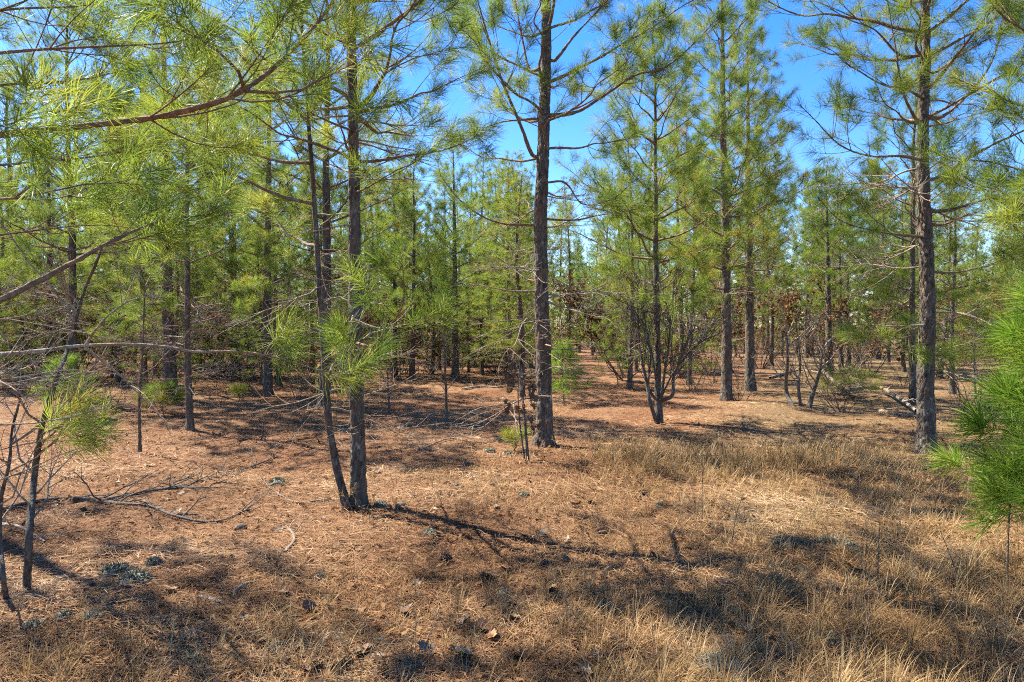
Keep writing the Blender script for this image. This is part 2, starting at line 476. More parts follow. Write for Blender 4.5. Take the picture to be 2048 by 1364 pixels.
def pine(label, pts, w, H, z0, maxL=1.9, group=None, hand=(), per=(3, 5), gap=.5, dead=4., seed=1, fine=0, base=None, Y0=None,
         second=None, bare_z=.5, elev=(6, 52), lean=0, live_stop=None, maxdead=1.5, needle=None, skip_az=None):
    global rng
    rng = np.random.default_rng(seed)
    b = G(*pts[0]) if base is None else np.array([base[0], base[1], float(gz(base[0], base[1]))])
    Yd = b[1]
    root = ob('pine_tree', None, None, b)
    tag(root, label, 'pine tree', group)
    if base is None:
        w3 = [P(px, py, Yd) - b for px, py in pts]
        w3[0] = np.array([0, 0, 0.])
    else:
        w3 = [np.zeros(3), np.array([lean * .3, .02, H * .3])]
    top = w3[-1]
    slope = (w3[-1] - w3[0]) / max(.1, w3[-1][2] - w3[0][2])
    if top[2] < H:
        for zz in np.linspace(top[2], H, 4)[1:]:
            w3.append(top + slope * (zz - top[2]) * .6 * np.array([1, 1, 0]) + np.array([U(-.05, .05), U(-.05, .05), zz - top[2]]))
    w3 = np.array(w3)
    w3[1:-1, 1] += rng.normal(0, .02, len(w3) - 2)
    full = resample(np.vstack([[w3[0] + [0, 0, -.08]], w3]), 80)
    rb = w * Yd / F / 2
    rad = radius_fn(rb, H)
    tv, tf = trunk_mesh(full, rad, rng, sides=40 if fine else 20, step=.03 if fine else .06)
    trunk = ob('trunk', mesh('trunk', tv, tf, M_BARK, smooth=True), root)
    def axis(z):
        return np.array([np.interp(z, full[:, 2], full[:, 0]), np.interp(z, full[:, 2], full[:, 1]), z])
    if second:                                       # a second stem from the same root
        pts2, wb = second
        q = np.array([P(px, py, Yd) - b for px, py in pts2])
        q[:, 1] -= .06
        q = np.vstack([q[:1] + [0, 0, -.08], q])
        H2 = q[-1][2]
        v2, f2 = trunk_mesh(resample(q, 60), radius_fn(wb * Yd / F / 2, H2 * 1.1, .2), rng, sides=36, step=.025, bark=.008)
        ob('trunk', mesh('trunk', v2, f2, M_BARK, smooth=True), root)
        full2 = resample(q, 60)
        for zz in np.arange(.9, H2 - .2, .36):
            pz = np.array([np.interp(zz, full2[:, 2], full2[:, 0]), np.interp(zz, full2[:, 2], full2[:, 1]), zz])
            if zz < 2.3:
                Ld, md = pick(DEADP, U(.4, 1.1)); ob('branch', md, root, pz, (U(-.4, .4), U(-.2, .3), U(0, 6.28)), U(.8, 1.1))
            else:
                L, mw, mn = pick(PROTO, U(.7, 1.3)); o = ob('branch', mw, root, pz, (U(-.3, .3), -U(.1, .6), U(0, 6.28)), U(.8, 1.05)); ob('needles', mn, o)
        for kk in range(3):
            L, mw, mn = pick(PROTO, .85); o = ob('branch', mw, root, full2[-2 - kk * 2], (0, -U(.9, 1.4), kk * 2.1), .8); ob('needles', mn, o)
    for limb in hand:                                # the limbs that stand out in the photograph
        pth, wpx, kind = limb[0], limb[1], limb[2]
        q = np.array([P(x, y, Yd + dy) for x, y, dy in pth]) - b
        if base is None:
            a0 = axis(q[0][2]); q = np.vstack([[a0], q])
        rr = max(wpx * (Yd + pth[0][2]) / F / 2, .007)
        kw = limb[3] if len(limb) > 3 else {}
        lv = kind != 'dead'
        if not lv: kw = dict(dict(spacing=.16, sub=.16, minlat=.24, rise=.0), **kw)
        A, tfs = grow(q, rr, rng, live=lv, **kw)
        V, Fc, _ = A.get()
        wm = {'dead': M_DEAD, 'grey': M_DEAD, 'red': M_REDLIMB}.get(kind, M_LIMB)
        o = ob('branch', mesh('branch', V, Fc, wm, smooth=True), root)
        if lv:
            nd = make_needles(tfs, rng, 70, .185, .003)
            ob('needles', mesh('needles', nd[0], nd[1], needle or M_NEEDLE, nd[2]), o)
    z = z0
    az0 = U(0, 6.28)
    while z < H - .12:
        fr = (z - z0) / (H - z0)
        kk = int(rng.integers(per[0], per[1] + 1)); az0 += U(.4, 1.2)
        for j in range(kk):
            az = az0 + j * 2 * pi / kk + U(-.25, .25)
            if skip_az and skip_az(az, z): continue
            ln = 1.15 * maxL * (.6 + .4 * min(1, fr * 5)) * (1 - fr) ** .7 * U(.65, 1.15) + .25
            el = radians(elev[0] + (elev[1] - elev[0]) * fr + U(-9, 9))
            L, mw, mn = pick(PROTO, ln)
            zz = z + U(-.06, .06)
            o = ob('branch', mw, root, axis(zz), (U(-.35, .35), -el, az), ln / L)
            ob('needles', mn, o)
        z += .85 * gap * U(.75, 1.25)
    nd_ = int(1.5 * dead * max(0, z0 + .6 - bare_z))
    for j in range(nd_):
        zz = bare_z + (z0 + .5 - bare_z) * rng.random()
        ln = min(maxdead, U(.35, 1.15) * (.55 + .5 * zz))
        L, mw = pick(DEADP, ln)
        ob('branch', mw, root, axis(zz), (U(-.5, .5), U(-.35, .3), U(0, 6.28)), ln / L)
    return root

# ------------------------------------------------------------------ the pines that can be picked out in the photograph
pine('tall pine with a thick rough trunk in the middle of the picture',
     [(1088, 893), (1088, 750), (1083, 600), (1081, 480), (1084, 350), (1090, 200), (1093, 0)], 28, 11.0, 3.9, maxL=1.9, fine=1, seed=11, gap=.6, per=(3, 4), dead=3.5, bare_z=.9,
     hand=[([(1150, 225, -.1), (1210, 190, -.2), (1270, 150, -.3), (1330, 135, -.3), (1400, 75, -.3), (1445, 20, -.2)], 8, 'live', dict(lat0=.35, latk=.28)),
           ([(1040, 240, .1), (1000, 245, .2), (945, 265, .2)], 6, 'live', dict(lat0=.3)),
           ([(1065, 310, 0), (1045, 260, -.2), (1020, 200, -.4), (1000, 150, -.5), (975, 70, -.5), (955, 0, -.5), (930, -90, -.4)], 8, 'live', dict(lat0=.3, latk=.3)),
           ([(1110, 120, .1), (1150, 70, .2), (1215, 0, .3), (1260, -60, .4)], 7, 'live', dict(lat0=.35, latk=.3)),
           ([(1060, 140, .2), (1045, 80, .4), (1030, 0, .5), (1015, -80, .5)], 7, 'live', dict(lat0=.4, latk=.3)),
           ([(1130, 365, -.1), (1165, 408, -.2), (1220, 400, -.3), (1260, 370, -.3)], 5, 'live', dict(lat0=.5, latk=.3)),
           ([(1150, 440, .1), (1200, 430, .3), (1300, 415, .5)], 5, 'live', dict(lat0=.55, latk=.3)),
           ([(1010, 448, -.1), (960, 430, -.3), (915, 395, -.4), (880, 350, -.4)], 6, 'live', dict(lat0=.45, latk=.35)),
           ([(1020, 582, -.1), (960, 571, -.2), (895, 573, -.3)], 5, 'dead', dict(lat0=.5)),
           ([(1050, 640, -.5), (1030, 690, -.9), (1010, 705, -1.2), (985, 770, -1.3)], 4, 'dead', dict(lat0=.2)),
           ([(1110, 690, -.5), (1130, 655, -.8), (1190, 645, -.9)], 4, 'dead', dict(lat0=.2)),
           ([(1055, 560, .2), (1010, 530, .4), (950, 540, .5)], 4, 'dead', dict(lat0=.2)),
           ([(1040, 800, -.4), (990, 830, -.8), (930, 860, -1.0), (890, 875, -1.1)], 5, 'dead', dict(lat0=.15, latk=.5))])
pine('rough barked pine left of centre with a thinner second stem from the same root',
     [(716, 1012), (716, 850), (713, 700), (709, 500), (706, 300), (703, 120), (702, 0)], 25, 8.2, 3.1, maxL=1.55, fine=1, seed=12, gap=.55, dead=5, bare_z=.7, maxdead=.9,
     second=([(697, 1008), (676, 930), (660, 830), (651, 700), (642, 560), (632, 400), (622, 260), (612, 120), (606, 20)], 12),
     hand=[([(735, 375, -.2), (790, 342, -.3), (835, 322, -.3), (870, 290, -.2)], 5, 'live', {}),
           ([(745, 690, -.8), (775, 655, -1.1), (805, 615, -1.3), (808, 560, -1.4), (800, 500, -1.4)], 7, 'red', dict(lat0=.3, latk=.35)),
           ([(650, 240, -.3), (560, 200, -.4), (480, 230, -.3)], 6, 'live', {}),
           ([(760, 140, .2), (830, 100, .3), (880, 40, .4)], 6, 'live', {}),
           ([(725, 840, -.1), (745, 828, -.2), (770, 830, -.25), (790, 845, -.3)], 3, 'dead', dict(lat0=.5, latk=.2, minlat=.08))])
pine('large pine near the right edge with lichen flecked trunk and long side limbs',
     [(1853, 905), (1855, 760), (1855, 600), (1850, 480), (1848, 380), (1846, 270), (1850, 120), (1850, 0)], 28, 8.8, 4.2, maxL=2.1, fine=1, seed=13, gap=.45, dead=3, bare_z=.7,
     hand=[([(1900, 420, -.1), (1960, 402, -.2), (2030, 385, -.3)], 9, 'live', dict(lat0=.3)),
           ([(1885, 450, .2), (1940, 430, .4), (2000, 440, .5)], 7, 'live', dict(lat0=.3)),
           ([(1880, 355, -.1), (1930, 320, -.3), (1985, 290, -.4), (2045, 262, -.5), (2100, 230, -.5)], 10, 'live', dict(lat0=.35, latk=.3)),
           ([(1830, 235, -.2), (1805, 180, -.4), (1790, 90, -.5), (1775, 0, -.5)], 7, 'live', dict(lat0=.3, latk=.35)),
           ([(1880, 235, .1), (1930, 195, .2), (1985, 120, .2), (2015, 0, .2)], 8, 'live', dict(lat0=.3, latk=.3)),
           ([(1870, 145, .1), (1920, 110, .2), (1990, 70, .2), (2050, 40, .1)], 6, 'live', {}),
           ([(1800, 312, -.2), (1740, 312, -.4), (1680, 290, -.5), (1630, 240, -.6), (1600, 210, -.6)], 7, 'live', dict(lat0=.35)),
           ([(1800, 110, .0), (1750, 60, -.1), (1700, 40, -.2), (1650, 10, -.3)], 6, 'live', {}),
           ([(1800, 470, -.2), (1740, 460, -.4), (1680, 440, -.6), (1640, 400, -.7)], 6, 'live', dict(lat0=.35)),
           ([(1910, 545, .1), (1960, 535, .2), (2020, 522, .3)], 6, 'live', dict(lat0=.5)),
           ([(1900, 625, .1), (1950, 630, .2), (2000, 640, .2)], 5, 'dead', {}),
           ([(1830, 652, -.1), (1790, 653, -.2), (1715, 648, -.4)], 7, 'dead', dict(lat0=.7)),
           ([(1835, 690, -.5), (1800, 700, -.9), (1770, 690, -1.2), (1720, 670, -1.3)], 4, 'live', dict(lat0=.45, latk=.4)),
           ([(1880, 720, .1), (1905, 750, .2), (1925, 790, .2)], 4, 'dead', {})])
pine('straight pine right of centre, the taller of two slim trunks standing close together',
     [(1452, 800), (1453, 650), (1450, 450), (1447, 250), (1444, 0)], 18, 10.3, 2.4, maxL=1.8, seed=14, gap=0.5, dead=3)
pine('dark slim pine just right of and behind the straight pine right of centre',
     [(1500, 782), (1499, 600), (1497, 400), (1495, 200)], 17, 9.0, 2.6, maxL=1.7, seed=15, gap=0.55, dead=3)
pine('small slender pine whose base is wrapped in a bushy fan of bare twigs',
     [(1318, 845), (1316, 740), (1312, 560), (1310, 350), (1310, 200)], 12, 7.0, 1.8, maxL=1.5, seed=16, gap=0.46, dead=4, bare_z=1.0)
pine('thick dark pine on the left with a low green tuft at its foot',
     [(342, 797), (337, 650), (333, 500), (330, 300)], 21, 10.2, 3.2, maxL=2.3, seed=17, gap=0.64, dead=10)
pine('very thin straight pine just right of the thick dark pine on the left',
     [(380, 861), (376, 700), (374, 520), (372, 350)], 11, 6.2, 1.6, maxL=1.3, seed=18, gap=0.54, dead=10)
pine('dark trunked pine between the two thinner trunks in the left half',
     [(536, 792), (534, 650), (536, 450), (538, 250)], 16, 8.7, 2.2, maxL=1.9, seed=19, gap=0.59, dead=8)
pine('slim pine in front of the brown brush on the left',
     [(473, 758), (469, 600), (467, 420)], 13, 8.7, 2.6, maxL=1.9, seed=20, gap=0.64, dead=8)
pine('dark pine standing directly behind the leaning second stem left of centre',
     [(648, 820), (653, 650), (654, 450), (652, 300)], 19, 9.0, 2.5, maxL=1.8, seed=21, gap=0.64, dead=8)
pine('dark pine far left seen through bare twigs, second trunk from the left edge',
     [(147, 806), (144, 620), (142, 450)], 15, 9.0, 2.2, maxL=2.0, seed=22, gap=0.59, dead=10)
pine('pine trunk at the very left edge behind the bare grey limb',
     [(19, 752), (19, 600), (18, 450)], 15, 10.2, 2.6, maxL=2.1, seed=23, gap=0.64, dead=10)
pine('slender background pine between the two stems left of centre and the brown brush',
     [(625, 745), (624, 600), (625, 450)], 9, 9.0, 2.6, maxL=1.7, seed=24, gap=0.64, dead=6)
pine('narrow pine half way between the twin stemmed pine and the central pine',
     [(911, 760), (910, 600), (908, 400), (906, 300)], 13, 7.2, 1.9, maxL=1.4, seed=25, gap=0.56, dead=10)
pine('thin crooked based pine a little left of the narrow pine behind the clearing',
     [(824, 761), (826, 640), (828, 480)], 10, 6.8, 1.8, maxL=1.3, seed=26, gap=0.56, dead=4)
pine('thin dark pine behind and left of the thin crooked based pine',
     [(790, 753), (790, 640), (789, 480)], 9, 6.8, 1.8, maxL=1.4, seed=27, gap=0.59, dead=4)
pine('slim pine just left of and behind the central pine',
     [(1014, 744), (1015, 600), (1015, 480)], 10, 7.4, 2.0, maxL=1.5, seed=28, gap=0.59, dead=10)
pine('dim slim pine deep behind the clearing left of the central pine',
     [(978, 727), (978, 620), (977, 520)], 9, 8.0, 2.4, maxL=1.5, seed=29, gap=0.64, dead=4)
pine('pine on open sunlit ground between the crooked sapling and the large right pine',
     [(1659, 741), (1656, 600), (1655, 450)], 12, 7.8, 2.2, maxL=1.5, seed=30, gap=0.5, dead=3)
pine('pale thin pine immediately right of the pine that stands alone at right',
     [(1682, 736), (1681, 600), (1680, 480)], 7, 7.0, 2.2, maxL=1.3, seed=31, gap=0.64, dead=3)
pine('dark thin pine, last of the three trunks in the open ground at right',
     [(1697, 732), (1696, 620), (1695, 480)], 8, 7.4, 2.2, maxL=1.4, seed=32, gap=0.64, dead=3)
pine('slim reddish pine close behind the large pine near the right edge',
     [(1826, 809), (1824, 650), (1826, 500), (1828, 380)], 11, 7.6, 2.0, maxL=1.5, seed=33, gap=0.5, dead=4)
pine('distant pine between the slim pine pair and the crooked sapling',
     [(1535, 710), (1535, 620)], 7, 8.8, 2.4, maxL=1.6, seed=34, gap=0.64, dead=2)
pine('small dark trunked pine behind the twig wrapped pine',
     [(1366, 756), (1362, 640), (1358, 520)], 10, 8.5, 2.2, maxL=1.7, seed=35, gap=0.5, dead=4)
pine('leafy slim pine left of the thick dark pine, its trunk hidden in needles',
     [(289, 782), (286, 650), (284, 520)], 11, 8.5, 1.2, maxL=1.6, seed=36, gap=0.59, dead=8)
pine('far pine with a dim trunk between the dark trunked pine and the leaning second stem',
     [(578, 730), (578, 620)], 9, 8.7, 2.7, maxL=1.9, seed=37, gap=0.64, dead=2)

# the pine just outside the left edge whose limbs reach into the picture
def keep_left(az, z):
    return z < 3.6
pine('near pine outside the left edge, its long limbs reaching across the upper left', None, 62, 6.6, 3.2, maxL=1.8, seed=40, fine=1, base=(-2.75, 2.9), gap=1.1, per=(2, 3), dead=2.5, skip_az=None, elev=(15, 55),
     hand=[([(-230, 300, .1), (-50, 275, .15), (150, 254, .2), (300, 236, .3), (400, 214, .35), (480, 185, .4), (560, 125, .5), (625, 57, .6), (668, 0, .7), (720, -90, .8)], 17, 'red', dict(lat0=.35, latk=.26, tipfrac=.35)),
           ([(490, 182, .4), (540, 186, .45), (600, 180, .5), (660, 150, .6), (720, 120, .7)], 8, 'red', dict(lat0=.3)),
           ([(490, 182, .4), (475, 140, .3), (420, 90, .2), (370, 60, .2), (310, 0, .1)], 8, 'red', dict(lat0=.3)),
           ([(-230, 140, .3), (0, 106, .4), (100, 98, .5), (220, 92, .6), (350, 84, .7), (440, 55, .8), (495, -10, .9)], 10, 'live', dict(lat0=.3, latk=.28)),
           ([(-230, 690, -.1), (0, 602, 0), (60, 565, .05), (110, 545, .1), (190, 500, .2), (250, 470, .3), (330, 440, .45), (420, 430, .6)], 22, 'live', dict(lat0=.5, latk=.25)),
           ([(-230, 420, -.2), (0, 398, 0), (60, 395, 0), (110, 380, 0), (200, 365, .1), (290, 370, .3)], 10, 'live', dict(lat0=.35, latk=.3)),
           ([(-230, 715, .1), (0, 708, .2), (80, 702, .2), (170, 691, .25), (300, 690, .3), (380, 703, .4), (460, 703, .5), (530, 710, .6), (620, 735, .7), (690, 760, .8)], 13, 'grey', dict(lat0=.72, latk=.22, minlat=.16)),
           ([(170, 692, .25), (205, 642, .2), (260, 600, .2), (345, 585, .2)], 5, 'dead', dict(lat0=.4, latk=.25)),
           ([(170, 695, .25), (240, 750, .3), (300, 812, .35), (345, 858, .4)], 6, 'dead', dict(lat0=.3, latk=.35)),
           ([(-230, 830, -.1), (0, 772, 0), (100, 752, .1), (200, 742, .1)], 5, 'dead', dict(lat0=.2, latk=.35)),
           ([(-230, 900, .0), (0, 850, .1), (90, 845, .1), (190, 820, .1), (260, 800, .1)], 4, 'dead', dict(lat0=.2, latk=.35)),
           ([(-230, 960, .3), (0, 900, .4), (90, 880, .5), (170, 890, .6)], 4, 'live', dict(lat0=.6, latk=.25)),
           ([(-230, 1010, .5), (0, 960, .6), (120, 910, .7), (240, 870, .8), (330, 860, .9)], 4, 'dead', dict(lat0=.2, latk=.3)),
           ([(-230, 790, .6), (0, 760, .8), (160, 740, 1.0), (320, 760, 1.2), (450, 740, 1.4)], 5, 'dead', dict(lat0=.2, latk=.3)),
           ([(-230, 230, -.4), (-60, 240, -.3), (40, 260, -.3), (100, 250, -.3)], 8, 'live', dict(lat0=.3, latk=.3)),
           ([(-230, 60, .8), (0, 20, 1.0), (180, 10, 1.2), (330, -30, 1.4)], 9, 'live', dict(lat0=.3, latk=.3)),
           ([(-230, 200, .9), (0, 170, 1.1), (160, 160, 1.3), (300, 130, 1.5), (400, 140, 1.6)], 9, 'live', dict(lat0=.3, latk=.3)),
           ([(-230, 350, .6), (0, 330, .8), (150, 318, 1.0), (300, 300, 1.2), (430, 320, 1.4)], 9, 'live', dict(lat0=.35, latk=.3)),
           ([(-230, 500, .9), (0, 470, 1.1), (180, 450, 1.3), (300, 460, 1.5)], 8, 'live', dict(lat0=.4, latk=.3)),
           ([(-230, 640, .5), (0, 640, .7), (140, 610, .9), (260, 630, 1.0)], 6, 'dead', dict(lat0=.2, latk=.4))])

pine('tall pine standing outside the left edge behind the near one, only its boughs in view', None, 40, 6.6, 2.0, maxL=1.6, seed=41, base=(-6.0, 6.0), gap=.8, per=(3, 4), dead=9, bare_z=.4, maxdead=1.8)
pine('pine outside the right edge whose bright boughs hang in at mid height', None, 36, 5.6, 1.9, maxL=1.7, seed=42, base=(5.0, 5.3), gap=.45, per=(4, 5), dead=2)

# ------------------------------------------------------------------ young pines
def young_pine(label, base, H, seed, mat, whorls, per=(4, 6), maxL=.7, nl=.2, nper=90, nw=.0028, elev=(10, 55), z0=.12, group=None, sub=.16):
    r = np.random.default_rng(seed)
    b = np.array([base[0], base[1], float(gz(base[0], base[1]))])
    root = ob('pine_sapling', None, None, b)
    tag(root, label, 'pine sapling', group)
    lean = r.normal(0, .04, 2)
    path = np.array([[lean[0] * t * H, lean[1] * t * H, t * H - .03] for t in np.linspace(0, 1, 8)])
    path[1:-1, :2] += r.normal(0, .008, (6, 2))
    V, Fq = tube(resample(path, 30), np.linspace(.009 + .009 * H, .004, 30), 8)
    ob('trunk', mesh('trunk', V, Fq, M_LIMB, smooth=True), root)
    tp = []
    for i in range(whorls):
        f = (i + .5) / whorls
        z = H * (z0 + (1 - z0) * f * .95)
        c = np.array([lean[0] * z, lean[1] * z, z])
        n = int(r.integers(*per)); a0 = r.uniform(0, 6.28)
        for j in range(n):
            az = a0 + j * 6.283 / n + r.uniform(-.25, .25)
            el = radians(elev[0] + (elev[1] - elev[0]) * f + r.uniform(-10, 10))
            ln = maxL * (1 - .75 * f) * r.uniform(.75, 1.15)
            d = np.array([cos(az) * cos(el), sin(az) * cos(el), sin(el)])
            t = np.linspace(0, 1, 6)[:, None]
            pth = c + d * ln * t + ZUP * .18 * ln * t ** 2
            A, tf = grow(pth, .003 + .006 * ln, r, lat0=.35, spacing=.22, latk=.35, minlat=.08, sides=(6, 4, 3), sub=sub)
            V, Fc, _ = A.get()
            o = ob('branch', mesh('branch', V, Fc, M_LIMB, smooth=True), root)
            nd = make_needles(tf, r, nper, nl, nw)
            ob('needles', mesh('needles', nd[0], nd[1], mat, nd[2]), o)
    tf = [np.r_[path[-1] - [0, 0, .25], 0, 0, 1, .3]]
    nd = make_needles(tf, r, nper * 2, nl, nw)
    ob('needles', mesh('needles', nd[0], nd[1], mat, nd[2]), root)
    return root

young_pine('bright green bushy young pine close to the camera at the right edge', (3.5, 4.15), 1.8, 51, M_BRIGHT, 8, per=(5, 7), maxL=.7, nl=.22, nper=66, nw=.0046, sub=.2, z0=.12, elev=(0, 55))
g = G(1128, 808)
young_pine('small bright green pine sapling behind the foot of the central pine', g, 1.2, 52, M_BRIGHT, 7, per=(2, 4), maxL=.55, nper=30, nw=.004)
g = G(1235, 772)
young_pine('low pale green pine sapling left of the twig wrapped pine', g, .85, 53, M_BRIGHT, 3, per=(3, 5), maxL=.8, nper=34, elev=(15, 40))
g = G(1700, 800)
young_pine('low yellow green pine seedling spreading beside the fallen branch at right', g, .5, 54, M_YELLOW, 2, per=(5, 7), maxL=.95, nper=34, elev=(5, 25))
g = G(1030, 905)
young_pine('tiny pale pine seedling at the foot of the brown leaved sapling', g, .22, 55, M_YELLOW, 1, per=(4, 6), maxL=.16, nl=.14, nper=30)
g = G(478, 800)
young_pine('tiny yellow green pine seedling on the straw before the slim left pine', g, .28, 56, M_YELLOW, 1, per=(5, 7), maxL=.22, nl=.18, nper=35)
g = G(325, 828)
young_pine('low dark green pine tuft at the foot of the thick dark pine', g, .38, 57, M_NEEDLE, 2, per=(5, 7), maxL=.5, nper=60)
g = G(140, 840)
young_pine('young green pine in the twigs at left below the bare grey limb', g, 1.0, 58, M_BRIGHT, 3, per=(3, 5), maxL=.6, nper=32)
g = G(700, 790)
young_pine('soft green young pine half hidden behind the twin stemmed pine', g, 1.3, 59, M_BRIGHT, 4, per=(3, 5), maxL=.7, nper=32)
g = G(1950, 800)
young_pine('green young pine behind the bushy pine at the right edge', g, 1.9, 60, M_NEEDLE, 5, per=(4, 6), maxL=.9, nper=34)

# ------------------------------------------------------------------ bare and leafy deciduous saplings, shrubs
def stem_tree(A, p, d, l, r0, r, depth, leaves, spread=.5, up=.25, nseg=5, sides=5):
    x = np.linspace(0, 1, nseg)[:, None]
    wob = np.cumsum(r.normal(0, .045, (nseg, 3)), 0) * l; wob[0] = 0
    pts = p + d * l * x + ZUP * up * l * x ** 2 + wob
    A.tube(pts, r0 * np.linspace(1, .35, nseg), sides)
    if depth == 0:
        leaves.append((pts[-1], unit(pts[-1] - pts[-2]))); leaves.append((pts[nseg // 2], unit(d + r.normal(0, .5, 3))))
        return
    for k in range(int(r.integers(2, 5))):
        s = r.uniform(.3, 1.0); i = min(int(s * (nseg - 1)), nseg - 2)
        q = pts[i] + (pts[i + 1] - pts[i]) * (s * (nseg - 1) - i)
        dd = unit(d + r.normal(0, spread, 3) + ZUP * .15)
        stem_tree(A, q, dd, l * r.uniform(.35, .65), r0 * (1 - .6 * s) * .6, r, depth - 1, leaves, spread, up, 4, max(3, sides - 1))

def blades(leaves, r, size, n=2):
    """small folded leaf blades hanging from the twig ends"""
    P0 = np.array([q[0] for q in leaves for _ in range(n)]); D = np.array([q[1] for q in leaves for _ in range(n)])
    k = len(P0)
    d = unit(D + r.normal(0, .7, (k, 3)) - ZUP * .5)
    w = unit(np.cross(d, r.normal(size=(k, 3)))); L = size * r.uniform(.6, 1.2, k)[:, None]
    nrm = np.cross(d, w)
    V = np.stack([P0, P0 + d * L * .45 + w * L * .28 + nrm * L * .12, P0 + d * L - nrm * L * .12, P0 + d * L * .45 - w * L * .28 + nrm * L * .12], 1).reshape(-1, 3)
    i = np.arange(k)[:, None] * 4
    return V, np.stack([i + [0, 1, 2], i + [0, 2, 3]], 1).reshape(-1, 3), np.repeat(r.random(k), 4)

def shrub_meshes(seed, n, h, r0, spread, depth=2, leaf=0, mat=M_STEM, base_r=.05, nleaf=2):
    r = np.random.default_rng(seed)
    A = Acc(); lv = []
    for k in range(n):
        a = r.uniform(0, 6.283); d = unit(np.array([cos(a) * spread, sin(a) * spread, 1.]))
        stem_tree(A, np.array([cos(a), sin(a), 0]) * base_r * r.random() - [0, 0, .02], d, h * r.uniform(.55, .9), r0 * r.uniform(.7, 1.1), r, depth, lv)
    V, Fq, _ = A.get()
    wood = mesh('stems', V, Fq, mat, smooth=True)
    lm = None
    if leaf:
        lm = mesh('leaves', *blades(lv, r, leaf, nleaf)[:2], M_BROWNLEAF, None)
        bl = blades(lv, r, leaf, nleaf)
        lm = mesh('leaves', bl[0], bl[1], M_BROWNLEAF, bl[2])
    return wood, lm

def traced_sapling(label, stems, Y, name='bare_sapling', cat='sapling', seed=1, twigs=8, tl=.5, mat=M_STEM):
    """stems: lists of photograph points with a width"""
    r = np.random.default_rng(seed)
    b = G(*stems[0][0][0]); Yd = b[1] if Y is None else Y
    root = ob(name, None, None, b)
    tag(root, label, cat)
    for pts, wpx in stems:
        q = np.array([P(x, y, Yd + .1 * r.normal() * (i > 0)) - b for i, (x, y) in enumerate(pts)])
        q[0, 2] -= .04
        path = resample(q, max(10, int(arclen(q) / .05)))
        r0 = wpx * Yd / F / 2
        V, Fq = trunk_mesh(path, lambda z: r0 * np.linspace(1, .3, len(z)), r, sides=14, step=.03, bark=.004)
        stem = ob('stem', mesh('stem', V, Fq, mat, smooth=True), root)
        A = Acc(); lv = []
        for k in range(twigs):
            i = int(r.uniform(.2, 1) * (len(path) - 1))
            t = unit(path[min(i + 1, len(path) - 1)] - path[i - 1])
            a = r.uniform(0, 6.28)
            stem_tree(A, path[i], unit(t * .7 + np.array([cos(a), sin(a), .2])), tl * r.uniform(.5, 1.1), r0 * .35, r, 1, lv)
        V, Fq, _ = A.get()
        ob('twigs', mesh('twigs', V, Fq, M_DEAD, smooth=True), stem)
    return root

traced_sapling('crooked dark sapling in the left foreground, forking below the bare grey limb',
               [([(52, 1182), (58, 1080), (70, 945), (85, 850), (113, 758), (137, 693), (167, 587), (191, 529), (205, 490)], 14)], None, seed=61, twigs=14, tl=.7)
traced_sapling('thin leaning sapling cut by the left edge in the foreground',
               [([(14, 1205), (6, 1150), (0, 1090), (2, 1000), (18, 930), (24, 860), (40, 800)], 11)], None, seed=62, twigs=10, tl=.6)
traced_sapling('crooked three stemmed bare sapling right of the slim pine pair',
               [([(1588, 813), (1572, 780), (1575, 720), (1572, 640)], 9), ([(1601, 813), (1597, 770), (1600, 720), (1592, 650)], 7), ([(1617, 813), (1628, 780), (1640, 740), (1645, 690)], 9)], None, seed=63, twigs=7, tl=.8)
traced_sapling('thin straight bare sapling between the twin stemmed pine and the central pine',
               [([(893, 852), (892, 780), (889, 700), (886, 620)], 6)], None, seed=64, twigs=7, tl=.5)
traced_sapling('thread thin bare sapling left of the thin straight bare sapling',
               [([(779, 830), (776, 770), (770, 690)], 4)], None, seed=65, twigs=5, tl=.4)
traced_sapling('thin twiggy sapling in front of the thick dark pine at left',
               [([(280, 905), (279, 800), (285, 700), (290, 560)], 6)], None, seed=66, twigs=9, tl=.6)

# oak sapling with clinging brown leaves
def leaf_mesh(name, mat, seed, size=.1, curl=.35):
    r = np.random.default_rng(seed)
    n = 9
    t = np.linspace(0, 1, n)
    w = .32 * np.sin(pi * t ** .8) * (1 + .45 * np.sin(t * 22 + r.uniform(0, 6))) + .012
    ce = np.stack([t - .5, 0 * t, curl * .5 * (t - .5) ** 2 * 2 + r.normal(0, .02, n)], 1)
    L = ce + np.stack([0 * t, w, curl * w * r.uniform(.4, 1.3, n) + r.normal(0, .02, n)], 1)
    Rr = ce - np.stack([0 * t, w, -curl * w * r.uniform(.2, 1.3, n) + r.normal(0, .02, n)], 1)
    V = np.vstack([L, ce, Rr]) * size
    i = np.arange(n - 1)
    Fq = np.vstack([np.stack([i, i + 1, i + n + 1, i + n], 1), np.stack([i + n, i + n + 1, i + 2 * n + 1, i + 2 * n], 1)])
    return mesh(name, V, Fq[:, ::-1], mat, smooth=True)

